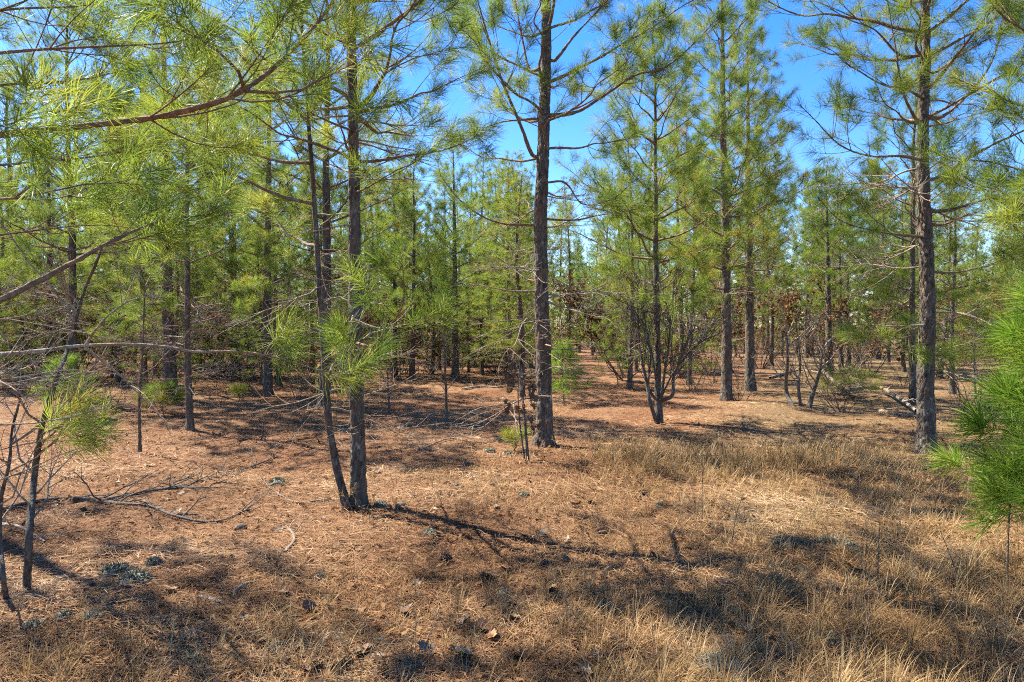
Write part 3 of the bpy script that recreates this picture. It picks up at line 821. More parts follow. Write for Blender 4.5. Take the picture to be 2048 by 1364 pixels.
b = G(1057, 930)
oak = ob('oak_sapling', None, None, b)
tag(oak, 'small oak sapling with clinging dead brown leaves in front of the central pine', 'sapling')
r = np.random.default_rng(70)
hang = [leaf_mesh('leaf', M_LEAF, 80 + k, .1, .6) for k in range(3)]
hang_dark = leaf_mesh('leaf', bpy.data.materials['brown_leaves'], 83, .1, .7)
for pts, wp in (([(1057, 930), (1051, 860), (1046, 800), (1046, 740)], 7), ([(1050, 925), (1040, 850), (1036, 790), (1040, 720)], 4)):
    q = resample(np.array([P(x, y, b[1] + .05 * i) - b for i, (x, y) in enumerate(pts)]), 20); q[0, 2] -= .04
    V, Fq = tube(q, wp * b[1] / F / 2 * np.linspace(1, .4, 20), 7)
    st = ob('stem', mesh('stem', V, Fq, M_STEM, smooth=True), oak)
    A = Acc(); lv = []
    for k in range(9):
        i = int(r.uniform(6, 19)); a = r.uniform(0, 6.28)
        stem_tree(A, q[i], unit(np.array([cos(a), sin(a), .3])), r.uniform(.12, .28), .004, r, 1, lv)
    V, Fq, _ = A.get()
    ob('twigs', mesh('twigs', V, Fq, M_STEM, smooth=True), st)
    for k in range(34):
        pt, dr = lv[int(r.integers(len(lv)))]
        ob('leaf', hang[k % 3], oak, pt + r.normal(0, .02, 3) - [0, 0, .05], (r.uniform(-.5, .5), r.uniform(.9, 1.9), r.uniform(0, 6.28)), r.uniform(.7, 1.15))

# fan of bare twigs round the slender pine
b = G(1318, 846)
fan = ob('twig_shrub', None, None, b)
tag(fan, 'bushy fan of bare upright twigs wrapped round the base of the slender pine', 'shrub')
for pts, wp in (([(1312, 842), (1299, 800), (1294, 770), (1280, 700), (1276, 640)], 9), ([(1326, 800), (1345, 790), (1348, 750), (1372, 690), (1385, 640)], 8),
                ([(1312, 800), (1296, 770), (1300, 700), (1270, 620)], 6), ([(1322, 800), (1330, 740), (1340, 660), (1330, 590)], 6),
                ([(1316, 790), (1306, 720), (1290, 640), (1284, 570)], 5), ([(1324, 790), (1350, 740), (1395, 690), (1430, 670)], 5)):
    r = np.random.default_rng(int(pts[-1][0]))
    q = np.array([P(x, y, b[1] + r.uniform(-.25, .1) * (i > 0)) - b for i, (x, y) in enumerate(pts)])
    path = resample(q, 24)
    V, Fq = tube(path, wp * b[1] / F / 2 * np.linspace(1, .3, 24), 7)
    st = ob('stem', mesh('stem', V, Fq, M_STEM, smooth=True), fan)
    A = Acc(); lv = []
    for k in range(22):
        i = int(r.uniform(6, 23)); t = unit(path[min(i + 1, 23)] - path[i - 1])
        stem_tree(A, path[i], unit(t + r.normal(0, .45, 3) + ZUP * .4), r.uniform(.35, .85), .0075, r, 1, lv)
    V, Fq, _ = A.get()
    ob('twigs', mesh('twigs', V, Fq, M_STEM, smooth=True), st)

# brown understorey shrubs
SHRUB = [shrub_meshes(100 + k, 9, 1.5, .012, .7, 2, .09 if k % 2 else 0, M_DEAD if k % 2 else M_STEM, .2, 3) for k in range(4)]
LEAFY = [shrub_meshes(110 + k, 12, 2.2, .014, .75, 2, .12, M_STEM, .3, 5) for k in range(2)]
def shrub(px, py, kind, s, label, group=None, seed=0):
    r = np.random.default_rng(seed or int(px * 7 + py))
    wood, lm = kind
    p = G(px, py)
    o = ob('understorey_shrub', None, None, p, (0, 0, r.uniform(0, 6.28)), s)
    ob('stems', wood, o)
    if lm: ob('leaves', lm, o)
    return tag(o, label, 'shrub', group)
shrub(430, 741, LEAFY[0], 1.3, 'rusty brown leafy shrub glowing behind the slim pine at left')
shrub(388, 743, LEAFY[1], 1.2, 'rusty brown leafy shrub just right of the thick dark pine at left')
shrub(75, 740, LEAFY[0], 1.1, 'rusty brown shrub near the left edge behind the second trunk')
shrub(1110, 704, LEAFY[1], 1.1, 'dark brown leafy thicket at the end of the sunny lane', seed=5)
shrub(455, 746, LEAFY[1], 1.1, 'rusty brown leafy shrub right of the glowing shrub at left', seed=9)
shrub(600, 738, LEAFY[0], 1.0, 'rusty shrub behind the leaning second stem left of centre', seed=10)
shrub(930, 728, LEAFY[1], .9, 'rusty low shrub behind the narrow pine at the clearing edge', seed=11)
shrub(1345, 742, LEAFY[0], .75, 'rusty low shrub right of the twig wrapped pine')
shrub(795, 752, SHRUB[1], .85, 'tangled bare brown shrub at the foot of the thin dark pine')
shrub(1190, 722, SHRUB[0], .8, 'low grey twiggy bush in the far part of the sunny lane')
shrub(950, 735, SHRUB[3], 1.0, 'brown twiggy shrub behind the narrow pine in the clearing')
shrub(1480, 800, SHRUB[2], .8, 'bare dark shrub with leaning stems at the foot of the slim pine pair')
shrub(1400, 790, SHRUB[0], .7, 'thin pale twiggy shrub left of the straight pine right of centre')
shrub(1960, 820, SHRUB[2], 1.0, 'dark bare shrub behind the large pine at right')

rng = np.random.default_rng(31)
for k in range(34):
    d = U(12.5, 22); px = U(-60, 2100)
    if 1120 < px < 1290 or (760 < px < 1000 and d < 17) or (1290 < px < 1480 and d < 15.5): continue
    x = (px - 1024) / F * d
    wood, lm = SHRUB[(0, 2, 0, 2, 1)[k % 5]]
    o = ob('understorey_shrub', None, None, (x, d, float(gz(x, d))), (0, 0, U(0, 6.28)), U(.4, .75))
    ob('stems', wood, o)
    if lm: ob('leaves', lm, o)
    tag(o, 'thin bare shrub of upright twigs between the middle distance trunks', 'shrub', 'bare shrubs in the middle distance')

# ------------------------------------------------------------------ background pines
FARBR = []
for L in (2.4, 1.8, 1.2, .8):
    for k in range(2):
        A, tf = grow(proto_path(L, rng, .02, .16), .006 + .008 * L, rng, sides=(4, 3, 3), sub=.24, spacing=.4)
        V, Fq, _ = A.get()
        FARBR.append((L, V, Fq, make_needles(tf, rng, 42, .2, .0065, seg2=False)))
DEADFAR = []
for L in (1.2, .7):
    A, _ = grow(proto_path(L, rng, 0, -.05), .009, rng, live=False, sides=(4, 3, 3), sub=.25)
    V, Fq, _ = A.get(); DEADFAR.append((L, V, Fq))

def rotm(rx, ry, rz):
    cx, sx, cy, sy, cz, sz = cos(rx), sin(rx), cos(ry), sin(ry), cos(rz), sin(rz)
    return np.array([[cz, -sz, 0], [sz, cz, 0], [0, 0, 1]]) @ np.array([[cy, 0, sy], [0, 1, 0], [-sy, 0, cy]]) @ np.array([[1, 0, 0], [0, cx, -sx], [0, sx, cx]])

FARTREE = []
for k in range(8):
    r = np.random.default_rng(200 + k)
    H = 10.0; z0 = [1.4, 1.9, .8, 2.1, 1.1, .6, 3.2, 1.0][k]; mL = [2.1, 1.9, 2.4, 1.7, 1.9, 2.2, 2.6, 1.5][k]
    path = np.array([[0, 0, -.1], [r.normal(0, .06), r.normal(0, .06), 3], [r.normal(0, .1), r.normal(0, .1), 6.5], [r.normal(0, .15), r.normal(0, .15), H]])
    full = resample(path, 40)
    V, Fq = trunk_mesh(full, radius_fn(.085, H), r, sides=12, step=.12)
    tm = mesh('trunk', V, Fq, M_BARK, smooth=True)
    W = Acc(); N = Acc()
    z = z0; a0 = 0
    while z < H - .15:
        fr = (z - z0) / (H - z0); n = int(r.integers(4, 6)); a0 += 1
        for j in range(n):
            az = a0 + j * 6.283 / n + r.uniform(-.3, .3)
            ln = mL * (.6 + .4 * min(1, fr * 5)) * (1 - fr) ** [.8, .6, .9, .7, .5, .8, .5, 1.0][k] * r.uniform(.45, 1.2) + .2
            el = radians(6 + 46 * fr + r.uniform(-9, 9))
            c = [q for q in FARBR if q[0] == min((2.4, 1.8, 1.2, .8), key=lambda a: abs(math.log(a / ln)))]
            L, bv, bf, nd = c[int(r.integers(2))]
            Rm = rotm(r.uniform(-.35, .35), -el, az) * (ln / L)
            o_ = np.array([np.interp(z, full[:, 2], full[:, 0]), np.interp(z, full[:, 2], full[:, 1]), z])
            W.add(bv @ Rm.T + o_, bf); N.add(nd[0] @ Rm.T + o_, nd[1], nd[2])
        z += [.46, .55, .5, .42, .6, .48, .62, .4][k] * r.uniform(.7, 1.3)
    for j in range(12):
        L, bv, bf = DEADFAR[j % 2]
        zz = r.uniform(.6, z0 + .4)
        W.add(bv @ rotm(0, r.uniform(-.3, .3), r.uniform(0, 6.28)).T + [0, 0, zz], bf)
    a, f_, _ = W.get(); wm = mesh('branches', a, f_, M_LIMB)
    a, f_, v_ = N.get(); nm = mesh('crown', a, f_, M_NEEDLE, v_)
    FARTREE.append((tm, wm, nm))

def skyline(px):
    return float(np.interp(px, [0, 560, 700, 860, 980, 1100, 1200, 1330, 1480, 1600, 1720, 1900, 2048],
                           [150, 170, 225, 260, 280, 315, 255, 180, 215, 265, 230, 265, 270]))
rng = np.random.default_rng(77)
placed = [(o.location.x, o.location.y) for o in col.objects if o.name.startswith('pine_tree')]
count = 0
for tries in range(9000):
    if count >= 190: break
    d = 15.5 + 62 * rng.random() ** 1.25
    px = U(-230, 2280)
    x = (px - 1024) / F * d
    if abs(px - 1190) < 46 and d < 34: continue
    if d < 22 and 740 < px < 1000: continue
    if 1560 < px < 1800 and d < 26: continue
    if min((x - a) ** 2 + (d - b_) ** 2 for a, b_ in placed) < (1.5 + .022 * d) ** 2: continue
    placed.append((x, d)); count += 1
    ytop = skyline(np.clip(px, 0, 2048)) + abs(rng.normal(0, 60))
    H = min(1.6 + (655 - ytop) / F * d, 12.5) * U(.85, 1.0)
    H = max(H, 3.5)
    k = int(rng.integers(8)); s = H / 10.0
    root = ob('pine_tree', None, None, (x, d, float(gz(x, d))), (U(-.045, .045), U(-.045, .045), U(0, 6.28)))
    sx = min(1.25, max(s, .72)) if s < .72 else s
    tm, wm, nm = FARTREE[k]
    for nm_, me in (('trunk', tm), ('branches', wm), ('crown', nm)):
        ob(nm_, me, root, (0, 0, 0), (0, 0, 0), (sx, sx, s))
    tag(root, 'slim green pine among the many trees of the background wood', 'pine tree', 'pines of the background wood')

# the far belt of the wood, too far off to tell its trees apart
rb_ = np.random.default_rng(91)
nmV = np.empty(len(FARTREE[5][2].vertices) * 3, np.float32); FARTREE[5][2].vertices.foreach_get('co', nmV)
nmV = nmV.reshape(-1, 3, 3)[rb_.choice(len(nmV) // 9, 3100, replace=False)]
c_ = nmV.mean(1, keepdims=True)
nmV = c_ + (nmV - c_) * 1.5
base_w = nmV[:, 1] - nmV[:, 0]
nmV[:, 0] -= base_w * 1.2; nmV[:, 1] += base_w * 1.2
A = Acc()
for k in range(140):
    d = U(72, 125); px = U(-200, 2250)
    if k >= 90: d = U(30, 80); px = U(-850, -280) if k % 2 else U(2330, 2900)
    x = (px - 1024) / F * d
    s = U(.8, 1.15)
    v_ = nmV.reshape(-1, 3) * [s * 1.35, s * 1.35, s] @ rotm(0, 0, U(0, 6.28)).T + [x, d, float(gz(x, d))]
    A.add(v_, np.arange(len(v_)).reshape(-1, 3), np.repeat(rb_.uniform(.1, .8, len(v_) // 3), 3))
V, Fc, v = A.get()
o = ob('distant_wood', mesh('distant_wood', V, Fc, M_NEEDLE, v)); o['kind'] = 'stuff'
tag(o, 'farthest green belt of the pine wood seen between the trunks', 'wood')

# low young pines filling the understorey further back
for k in range(105):
    d = U(16.5, 44); px = U(-200, 2250)
    if abs(px - 1190) < 50 and d < 32: continue
    if 740 < px < 1000 and d < 21: continue
    if 1560 < px < 1800 and d < 22: continue
    x = (px - 1024) / F * d
    tm, wm, nm = FARTREE[(2, 4, 5)[k % 3]]
    root = ob('pine_tree', None, None, (x, d, float(gz(x, d))), (0, 0, U(0, 6.28)))
    s = U(.28, .5)
    for nm_, me in (('trunk', tm), ('branches', wm), ('crown', nm)):
        ob(nm_, me, root, (0, 0, 0), (0, 0, 0), (s * 1.5, s * 1.5, s))
    tag(root, 'low young pine filling the understorey of the background wood', 'pine tree', 'young pines under the background wood')
for px, d in ((1135, 36), (1160, 42), (1185, 39), (1210, 46), (1235, 37), (1262, 43), (1175, 55), (1225, 60), (1145, 62)):
    x = (px - 1024) / F * d
    tm, wm, nm = FARTREE[(2, 5, 4)[px % 3]]
    root = ob('pine_tree', None, None, (x, d, float(gz(x, d))), (0, 0, px))
    s = .35 + .012 * (d - 30)
    for nm_, me in (('trunk', tm), ('branches', wm), ('crown', nm)):
        ob(nm_, me, root, (0, 0, 0), (0, 0, 0), (s * 1.5, s * 1.5, s))
    tag(root, 'dark green young pine closing the far end of the sunny lane', 'pine tree', 'young pines at the end of the lane')

# bare brush between the background trunks
for k in range(130):
    d = U(19, 46); px = U(-150, 2200)
    if abs(px - 1190) < 45 and d < 33: continue
    x = (px - 1024) / F * d
    wood, lm = (SHRUB + LEAFY)[int(rng.integers(6))]
    o = ob('understorey_shrub', None, None, (x, d, float(gz(x, d))), (0, 0, U(0, 6.28)), U(.8, 1.4))
    ob('stems', wood, o)
    if lm: ob('leaves', lm, o)
    tag(o, 'brown twiggy shrub among the trunks of the background wood', 'shrub', 'brush under the background wood')

# ------------------------------------------------------------------ fallen wood
def fallen(label, pts, wpx, name='fallen_branch', cat='branch', seed=1, twigs=6, tl=.4, mat=M_DEAD, lift=.5):
    r = np.random.default_rng(seed)
    g0 = [G(x, y) for x, y in pts]
    b = g0[0]
    r0 = wpx * b[1] / F / 2
    q = np.array([p - b + [0, 0, r0 * lift + (.03 * r.random() if 0 < i < len(g0) - 1 else 0)] for i, p in enumerate(g0)])
    root = ob(name, None, None, b)
    tag(root, label, cat)
    path = resample(q, max(8, int(arclen(q) / .05)))
    R = r0 * np.linspace(1, .4, len(path)); R[0] *= .8
    V, Fq = tube(path, R, 8)
    V += r.normal(0, r0 * .06, V.shape)
    st = ob('stem', mesh('stem', V, Fq, mat, smooth=True), root)
    if twigs:
        A = Acc(); lv = []
        for k in range(twigs):
            i = int(r.uniform(.2, 1) * (len(path) - 1)); t = unit(path[i] - path[i - 1])
            stem_tree(A, path[i], unit(t + np.array([r.normal(0, .7), r.normal(0, .7), r.uniform(0, .4)])), tl * r.uniform(.5, 1.2), r0 * .4, r, 1, lv, up=-.05)
        V, Fq, _ = A.get()
        ob('twigs', mesh('twigs', V, Fq, mat, smooth=True), st)
    return root

fallen('long bent grey branch lying on the pine straw at left', [(-40, 1035), (60, 1005), (145, 996), (190, 1003), (240, 1025), (300, 1028), (355, 1043), (430, 1045), (500, 1022)], 10, seed=301, mat=M_STEM, twigs=14)
fallen('straight grey stick lying behind the long bent branch at left', [(190, 1008), (270, 992), (345, 985), (440, 980)], 10, seed=302, mat=M_STEM, twigs=9)
fallen('thin dark fallen branch on the straw beyond the grey stick', [(340, 975), (420, 955), (480, 935), (560, 905)], 6, seed=303, mat=M_STEM, twigs=10)
fallen('bleached stick poking in at the left edge near the dark sapling', [(-10, 1062), (40, 1080), (90, 1100)], 8, seed=304, twigs=3, lift=2)
fallen('pale thin twig on the shaded straw in the lower left corner', [(-10, 1302), (45, 1292), (110, 1305)], 5, seed=305, twigs=2)
fallen('short lichen covered stick lying in the lower left shade', [(398, 1203), (430, 1212), (462, 1216)], 12, seed=306, twigs=2, tl=.1)
fallen('short grey bark stick pointing up right beside the lichen covered stick', [(464, 1196), (485, 1184), (506, 1168)], 9, seed=307, twigs=0)
fallen('curved pale stick standing out of the straw below the leaning stem', [(570, 1112), (588, 1090), (582, 1066), (572, 1052)], 8, seed=308, twigs=4, tl=.3)
fallen('thin pale stick lying against the base of the twin stemmed pine', [(690, 996), (650, 999), (590, 1003), (535, 975)], 5, seed=309, twigs=4)
fallen('arched grey fallen branch on the sunny ground right of the three stemmed sapling', [(1640, 748), (1683, 790), (1720, 793), (1756, 789), (1795, 812), (1832, 838)], 8, seed=310, twigs=6, lift=2.5)
fallen('pale broken log piece lying left of the large pine at right', [(1760, 822), (1800, 830), (1828, 831)], 10, seed=311, twigs=2, tl=.2)
fallen('fallen grey twig in the open ground in front of the narrow pine', [(925, 782), (960, 777), (1000, 779)], 7, seed=312, twigs=5, tl=.35)
fallen('scatter of dead branch on the ground left of the oak sapling', [(840, 905), (900, 886), (960, 893), (1010, 880)], 4, seed=313, twigs=6)
fallen('weathered fallen branch on the far sunny ground at right', [(1540, 757), (1600, 745), (1660, 752), (1720, 745)], 6, seed=314, twigs=8, tl=.7)

# ------------------------------------------------------------------ lichen clumps, cones, leaves
def lichen_mesh(seed):
    r = np.random.default_rng(seed)
    A = Acc()
    n, m = 18, 8
    ph = [(r.uniform(0, 6.28), int(r.integers(2, 6))) for _ in range(4)]
    th = np.arange(n) * 6.283 / n
    V = []
    for i in range(m):
        f = i / (m - 1)
        rr = .07 * np.cos(f * pi / 2) ** .6 * (1 + sum(.09 * np.sin(k * th + p) for p, k in ph)) * (1 + r.normal(0, .1, n))
        V.append(np.stack([np.cos(th) * rr, np.sin(th) * rr, np.full(n, .045 * np.sin(f * pi / 2) - .006) + r.normal(0, .006, n)], 1))
    V = np.vstack(V)
    i = np.arange(m - 1)[:, None] * n; j = np.arange(n)[None]; j2 = (j + 1) % n
    A.add(V, np.stack([i + j, i + j2, i + n + j2, i + n + j], -1).reshape(-1, 4))
    for k in range(260):                                    # fine branching tips
        a = r.uniform(0, 6.28); q = r.random() ** .5
        p = np.array([cos(a) * .065 * q, sin(a) * .065 * q, .045 * math.sqrt(max(0, 1 - q * q)) - .004])
        d = unit(p + [0, 0, .02] + r.normal(0, .02, 3)); l = r.uniform(.008, .022)
        A.add(*tube(np.stack([p, p + d * l * .6, p + d * l + r.normal(0, .004, 3)]), [.003, .0024, .001], 3))
    V, Fq, _ = A.get()
    return mesh('lichen_clump', V, Fq, M_LICHEN)
LICH = [lichen_mesh(400 + k) for k in range(4)]
def spot(name, me, px, py, label, cat, group=None, s=1, z=0, rot=None):
    p = G(px, py); p[2] += z
    o = ob(name, me, None, p, rot or (U(-.15, .15), U(-.15, .15), U(0, 6.28)), s)
    return tag(o, label, cat, group)
rng = np.random.default_rng(5)
for i, (px, py, s) in enumerate([(980, 905, 1.0), (1016, 910, .9), (935, 931, .9), (915, 978, .7), (860, 1067, .8), (1048, 995, .8),
                  (188, 1250, .8), (233, 1215, .6), (68, 1265, .8), (130, 1245, .7), (1658, 1280, 1.0), (640, 1160, .6), (1010, 1180, .6), (1320, 1010, .7), (560, 1290, .7), (1210, 1210, .6)]):
    spot('lichen_clump', LICH[i % 4], px, py, 'small pale grey green lichen clump scattered on the ground', 'lichen', 'small lichen clumps on the ground', s)
spot('lichen_clump', LICH[0], 233, 1155, 'large grey lichen covered lump, left of the pair in the lower left shade', 'lichen', None, (1.4, 1.2, 1.4))
spot('lichen_clump', LICH[1], 270, 1176, 'pale lichen clump in front of the large grey lump in the lower left', 'lichen', None, (1.5, 1.1, 1.3))
spot('lichen_clump', LICH[2], 308, 1142, 'small dark lichen lump right of the large grey lump in the lower left', 'lichen', None, (.8, .7, 1.3))
spot('lichen_clump', LICH[3], 555, 970, 'dark lichen covered lump on the sunlit straw left of the twin stemmed pine', 'lichen', None, 1.2)
spot('lichen_clump', LICH[1], 762, 1012, 'pale lichen clump in the shadow just right of the twin stemmed pine', 'lichen', None, .9)
spot('lichen_clump', LICH[0], 1571, 1087, 'wide flat green grey lichen mat in the dry grass', 'lichen', None, (1.8, 1.6, .9))
spot('lichen_clump', LICH[2], 1673, 1090, 'broad whitish lichen mat in the grass right of the green grey mat', 'lichen', None, (2.2, 1.7, .8))
spot('lichen_clump', LICH[3], 1443, 1336, 'large dark green grey lichen mound at the bottom edge', 'lichen', None, (1.9, 1.8, 1.2))

def cone_mesh(seed):
    r = np.random.default_rng(seed); A = Acc()
    p = np.array([[-.04, 0, 0], [-.02, 0, 0], [.02, 0, 0], [.045, 0, 0]])
    A.add(*tube(p, [.008, .018, .014, .003], 8))
    for k in range(70):
        f = k / 70; a = k * 2.4; rad = .026 * math.sin(pi * (.15 + .8 * f)) + .004
        c = np.array([-.04 + .082 * f, cos(a) * rad * .6, sin(a) * rad * .6]); d = unit(np.array([.7, cos(a), sin(a)])); s = unit(np.cross(d, [1, 0, 0]))
        A.add(np.array([c - s * .006, c + s * .006, c + d * .016 + s * .008, c + d * .016 - s * .008]), np.array([[0, 1, 2, 3]]))
    V, Fq, _ = A.get(); return mesh('pine_cone', V, Fq, M_CONE)
CONE = [cone_mesh(450 + k) for k in range(2)]
for i, (px, py) in enumerate([(890, 1112), (800, 1020), (1205, 1060), (620, 1215), (1090, 1120), (480, 1060), (340, 955), (1290, 985)]):
    spot('pine_cone', CONE[i % 2], px, py, 'small dark pine cone lying on the ground', 'pine cone', 'fallen pine cones', U(.9, 1.2), .02)

LEAF = [leaf_mesh('dead_leaf', M_LEAF, 500 + k, .11, .5) for k in range(4)]
PALE = [leaf_mesh('dead_leaf', M_PALELEAF, 510 + k, .11, .6) for k in range(4)]
ORNG = [leaf_mesh('dead_leaf', M_ORANGELEAF, 520 + k, .12, .6) for k in range(2)]
for px, py, me, s, label in ((965, 1252, ORNG[0], 1.25, 'curled orange brown dead leaf at the edge of the foreground shadow'),
        (985, 1272, ORNG[1], 1.1, 'dark orange dead leaf tucked under the curled orange leaf'),
        (930, 1240, PALE[0], 1.1, 'tan dead leaf lying left of the curled orange leaf'),
        (1022, 1236, PALE[1], 1.2, 'broad tan dead leaf right of the curled orange leaf'),
        (972, 1145, PALE[2], 1.5, 'bleached crumpled leaf on the sunlit straw in the middle foreground'),
        (1010, 1130, PALE[3], 1.0, 'pale leaf just right of the bleached crumpled leaf'),
        (1150, 1010, PALE[0], 1.3, 'pale tan leaf on the sunny ground below the central pine'),
        (1180, 1005, LEAF[0], 1.2, 'brown leaf standing up beside the pale tan leaf below the central pine'),
        (1086, 1062, LEAF[1], 1.2, 'dark brown curled leaf upright on the sunny straw'),
        (1135, 1072, PALE[2], .9, 'small pale leaf right of the dark brown curled leaf'),
        (1345, 1084, ORNG[0], 1.0, 'rust red leaf in the dry grass right of centre'),
        (1705, 1136, LEAF[2], 1.4, 'rusty brown leaf clump in the grass at right'),
        (808, 1220, LEAF[3], 1.3, 'tan leaf standing in the foreground grass shadow'),
        (680, 1335, PALE[1], 1.7, 'large pale leaf at the bottom edge left of centre'),
        (628, 1338, LEAF[0], 1.4, 'reddish tan leaf at the bottom edge left of the large pale leaf'),
        (725, 1305, LEAF[2], 1.6, 'brown leaf propped upright in the foreground grass'),
        (920, 1308, PALE[3], 1.3, 'grey pale curled leaf in the foreground shade'),
        (850, 1300, PALE[0], 1.2, 'grey crumpled leaf left of the grey pale curled leaf'),
        (1445, 1175, LEAF[1], 1.3, 'tan folded leaf at the edge of a grass shadow right of centre'),
        (1500, 1260, PALE[2], 1.2, 'flat tan leaf in the pale grass in the lower right'),
        (1350, 930, PALE[1], 1.0, 'whitish leaf in the tall dry grass band'),
        (1362, 960, PALE[3], .8, 'small whitish leaf below the whitish leaf in the grass band')):
    p = G(px, py); p[2] += .02; s *= .85
    o = ob('dead_leaf', me, None, p, (U(-.5, .5), U(-.6, .3), U(0, 6.28)), s)
    tag(o, label, 'leaf')
for k in range(150):
    px, py = U(0, 2048), 740 + 620 * rng.random() ** 1.3
    if py < 840 and rng.random() < .6: continue
    me = (LEAF + PALE)[int(rng.integers(8))]
    p = G(px, py); p[2] += .012
    o = ob('dead_leaf', me, None, p, (U(-.4, .4), U(-.4, .4), U(0, 6.28)), U(.5, 1.0))
    tag(o, 'small dry brown leaf strewn on the woodland floor', 'leaf', 'small leaves strewn on the floor')

# ------------------------------------------------------------------ loose pine straw and dry grass
def straw(n, d0, d1, wid, seed, k=1.3, lift=.03):
    r = np.random.default_rng(seed)
    d = d0 + (d1 - d0) * r.random(n) ** k
    x = r.uniform(-.86, .86, n) * d
    a = r.uniform(0, 2 * pi, n)
    cl = .5 + .5 * np.sin(x * 2.1 + np.sin(d * 1.7) * 2) * np.sin(d * 2.6 + x)
    a = a * .65 + 1.2 * np.sin(x * .8) + cl
    L = r.uniform(.09, .2, n)
    el = r.normal(0, .14, n)
    z = gz(x, d) + r.random(n) ** 2 * lift * (.4 + cl) + .004
    c = np.stack([x, d, z], 1)
    u = np.stack([np.cos(a) * np.cos(el), np.sin(a) * np.cos(el), np.sin(el)], 1)
    sd = np.stack([-np.sin(a), np.cos(a), 0 * a], 1)
    w = sd * (wid * .5)
    w[:, 2] += r.normal(0, wid * .25, n)
    bow = sd * (r.normal(0, .09, n) * L)[:, None] + np.array([0, 0, 1]) * (L * r.uniform(0, .1, n))[:, None]
    A_ = c - u * (L / 2)[:, None]; B_ = c + bow; C_ = c + u * (L / 2)[:, None]
    A_[:, 2] = np.maximum(A_[:, 2], gz(A_[:, 0], A_[:, 1]) - .002); C_[:, 2] = np.maximum(C_[:, 2], gz(C_[:, 0], C_[:, 1]) - .002)
    V = np.stack([A_ - w * .6, A_ + w * .6, B_ + w, B_ - w, C_], 1).reshape(-1, 3)
    i = np.arange(n)[:, None] * 5
    pat = np.sin(x * 1.1 + 1.7 * np.sin(d * .9)) * np.cos(d * 1.3 - x * .5) + .6 * np.sin(x * 3.3 + d * 2.1) * np.sin(d * 3.7 - x)
    v = np.clip(r.beta(2, 2, n) * .8 + .08 + .25 * (cl - .4) + .25 * pat, 0, 1)
    return V, np.stack([i + [0, 1, 2], i + [0, 2, 3], i + [3, 2, 4]], 1).reshape(-1, 3), np.repeat(v, 5)
A = Acc()
A.add(*straw(80000, 2.5, 7.5, .0033, 600))
A.add(*straw(60000, 7, 20, .006, 601, 1.1, .035))
V, Fc, v = A.get()
o = ob('pine_straw', mesh('pine_straw', V, Fc, M_STRAW, v)); o['kind'] = 'stuff'
tag(o, 'reddish brown fallen pine needles strewn over the woodland floor', 'pine straw')

r = np.random.default_rng(640)
n_ = 9000
d_ = 2.5 + 9 * r.random(n_) ** 1.2; x_ = r.uniform(-.86, .86, n_) * d_; a_ = r.uniform(0, 6.28, n_); l_ = r.uniform(.012, .04, n_)
c_ = np.stack([x_, d_, gz(x_, d_) + r.uniform(.006, .03, n_)], 1)
e_ = np.stack([np.cos(a_), np.sin(a_), r.normal(0, .4, n_)], 1) * l_[:, None]; f_ = np.stack([-np.sin(a_), np.cos(a_), r.normal(0, .4, n_)], 1) * (l_ * r.uniform(.25, .8, n_))[:, None]
V = np.stack([c_ - e_, c_ + f_ * .8 - e_ * .1, c_ + e_, c_ - f_], 1).reshape(-1, 3); i_ = np.arange(n_)[:, None] * 4
o = ob('leaf_litter', mesh('leaf_litter', V, np.stack([i_ + [0, 1, 2], i_ + [0, 2, 3]], 1).reshape(-1, 3), M_BROWNLEAF, np.repeat(r.random(n_), 4))); o['kind'] = 'stuff'
tag(o, 'crumbs of bark and broken brown leaves littering the floor', 'litter')

def sm(a, b, x):
    t = np.clip((x - a) / (b - a), 0, 1); return t * t * (3 - 2 * t)
def grass_density(x, y):
    px = 1024 + x / y * F; py = 655 + CAMZ * F / y
    n = .5 + .5 * np.sin(x * 1.9 + 1.1 * np.sin(y * 1.3)) * np.cos(y * 2.1 + .8 * np.sin(x * 2.7))
    n2 = .5 + .5 * np.sin(x * 5.3 + y * 1.2 + 2 * np.sin(y * 3.1)) * np.cos(y * 4.7 - x)
    right = sm(.1, 1.6, x) * sm(10.5, 7.6, y)
    front = sm(-2.7, -1.0, x + (3.9 - y) * .7) * sm(5.2, 3.4, y) * .8
    mid = np.exp(-((x + .4) / 1.3) ** 2 - ((y - 6.8) / 1.2) ** 2) * .6
    band = np.exp(-((y - 7.6 - .12 * x) / .75) ** 2) * sm(.6, 1.3, x) * sm(5.2, 4.0, x) * .9
    return np.clip((right * .75 + front + mid) * (.25 + .8 * n * (.4 + n2)), 0, 1), band
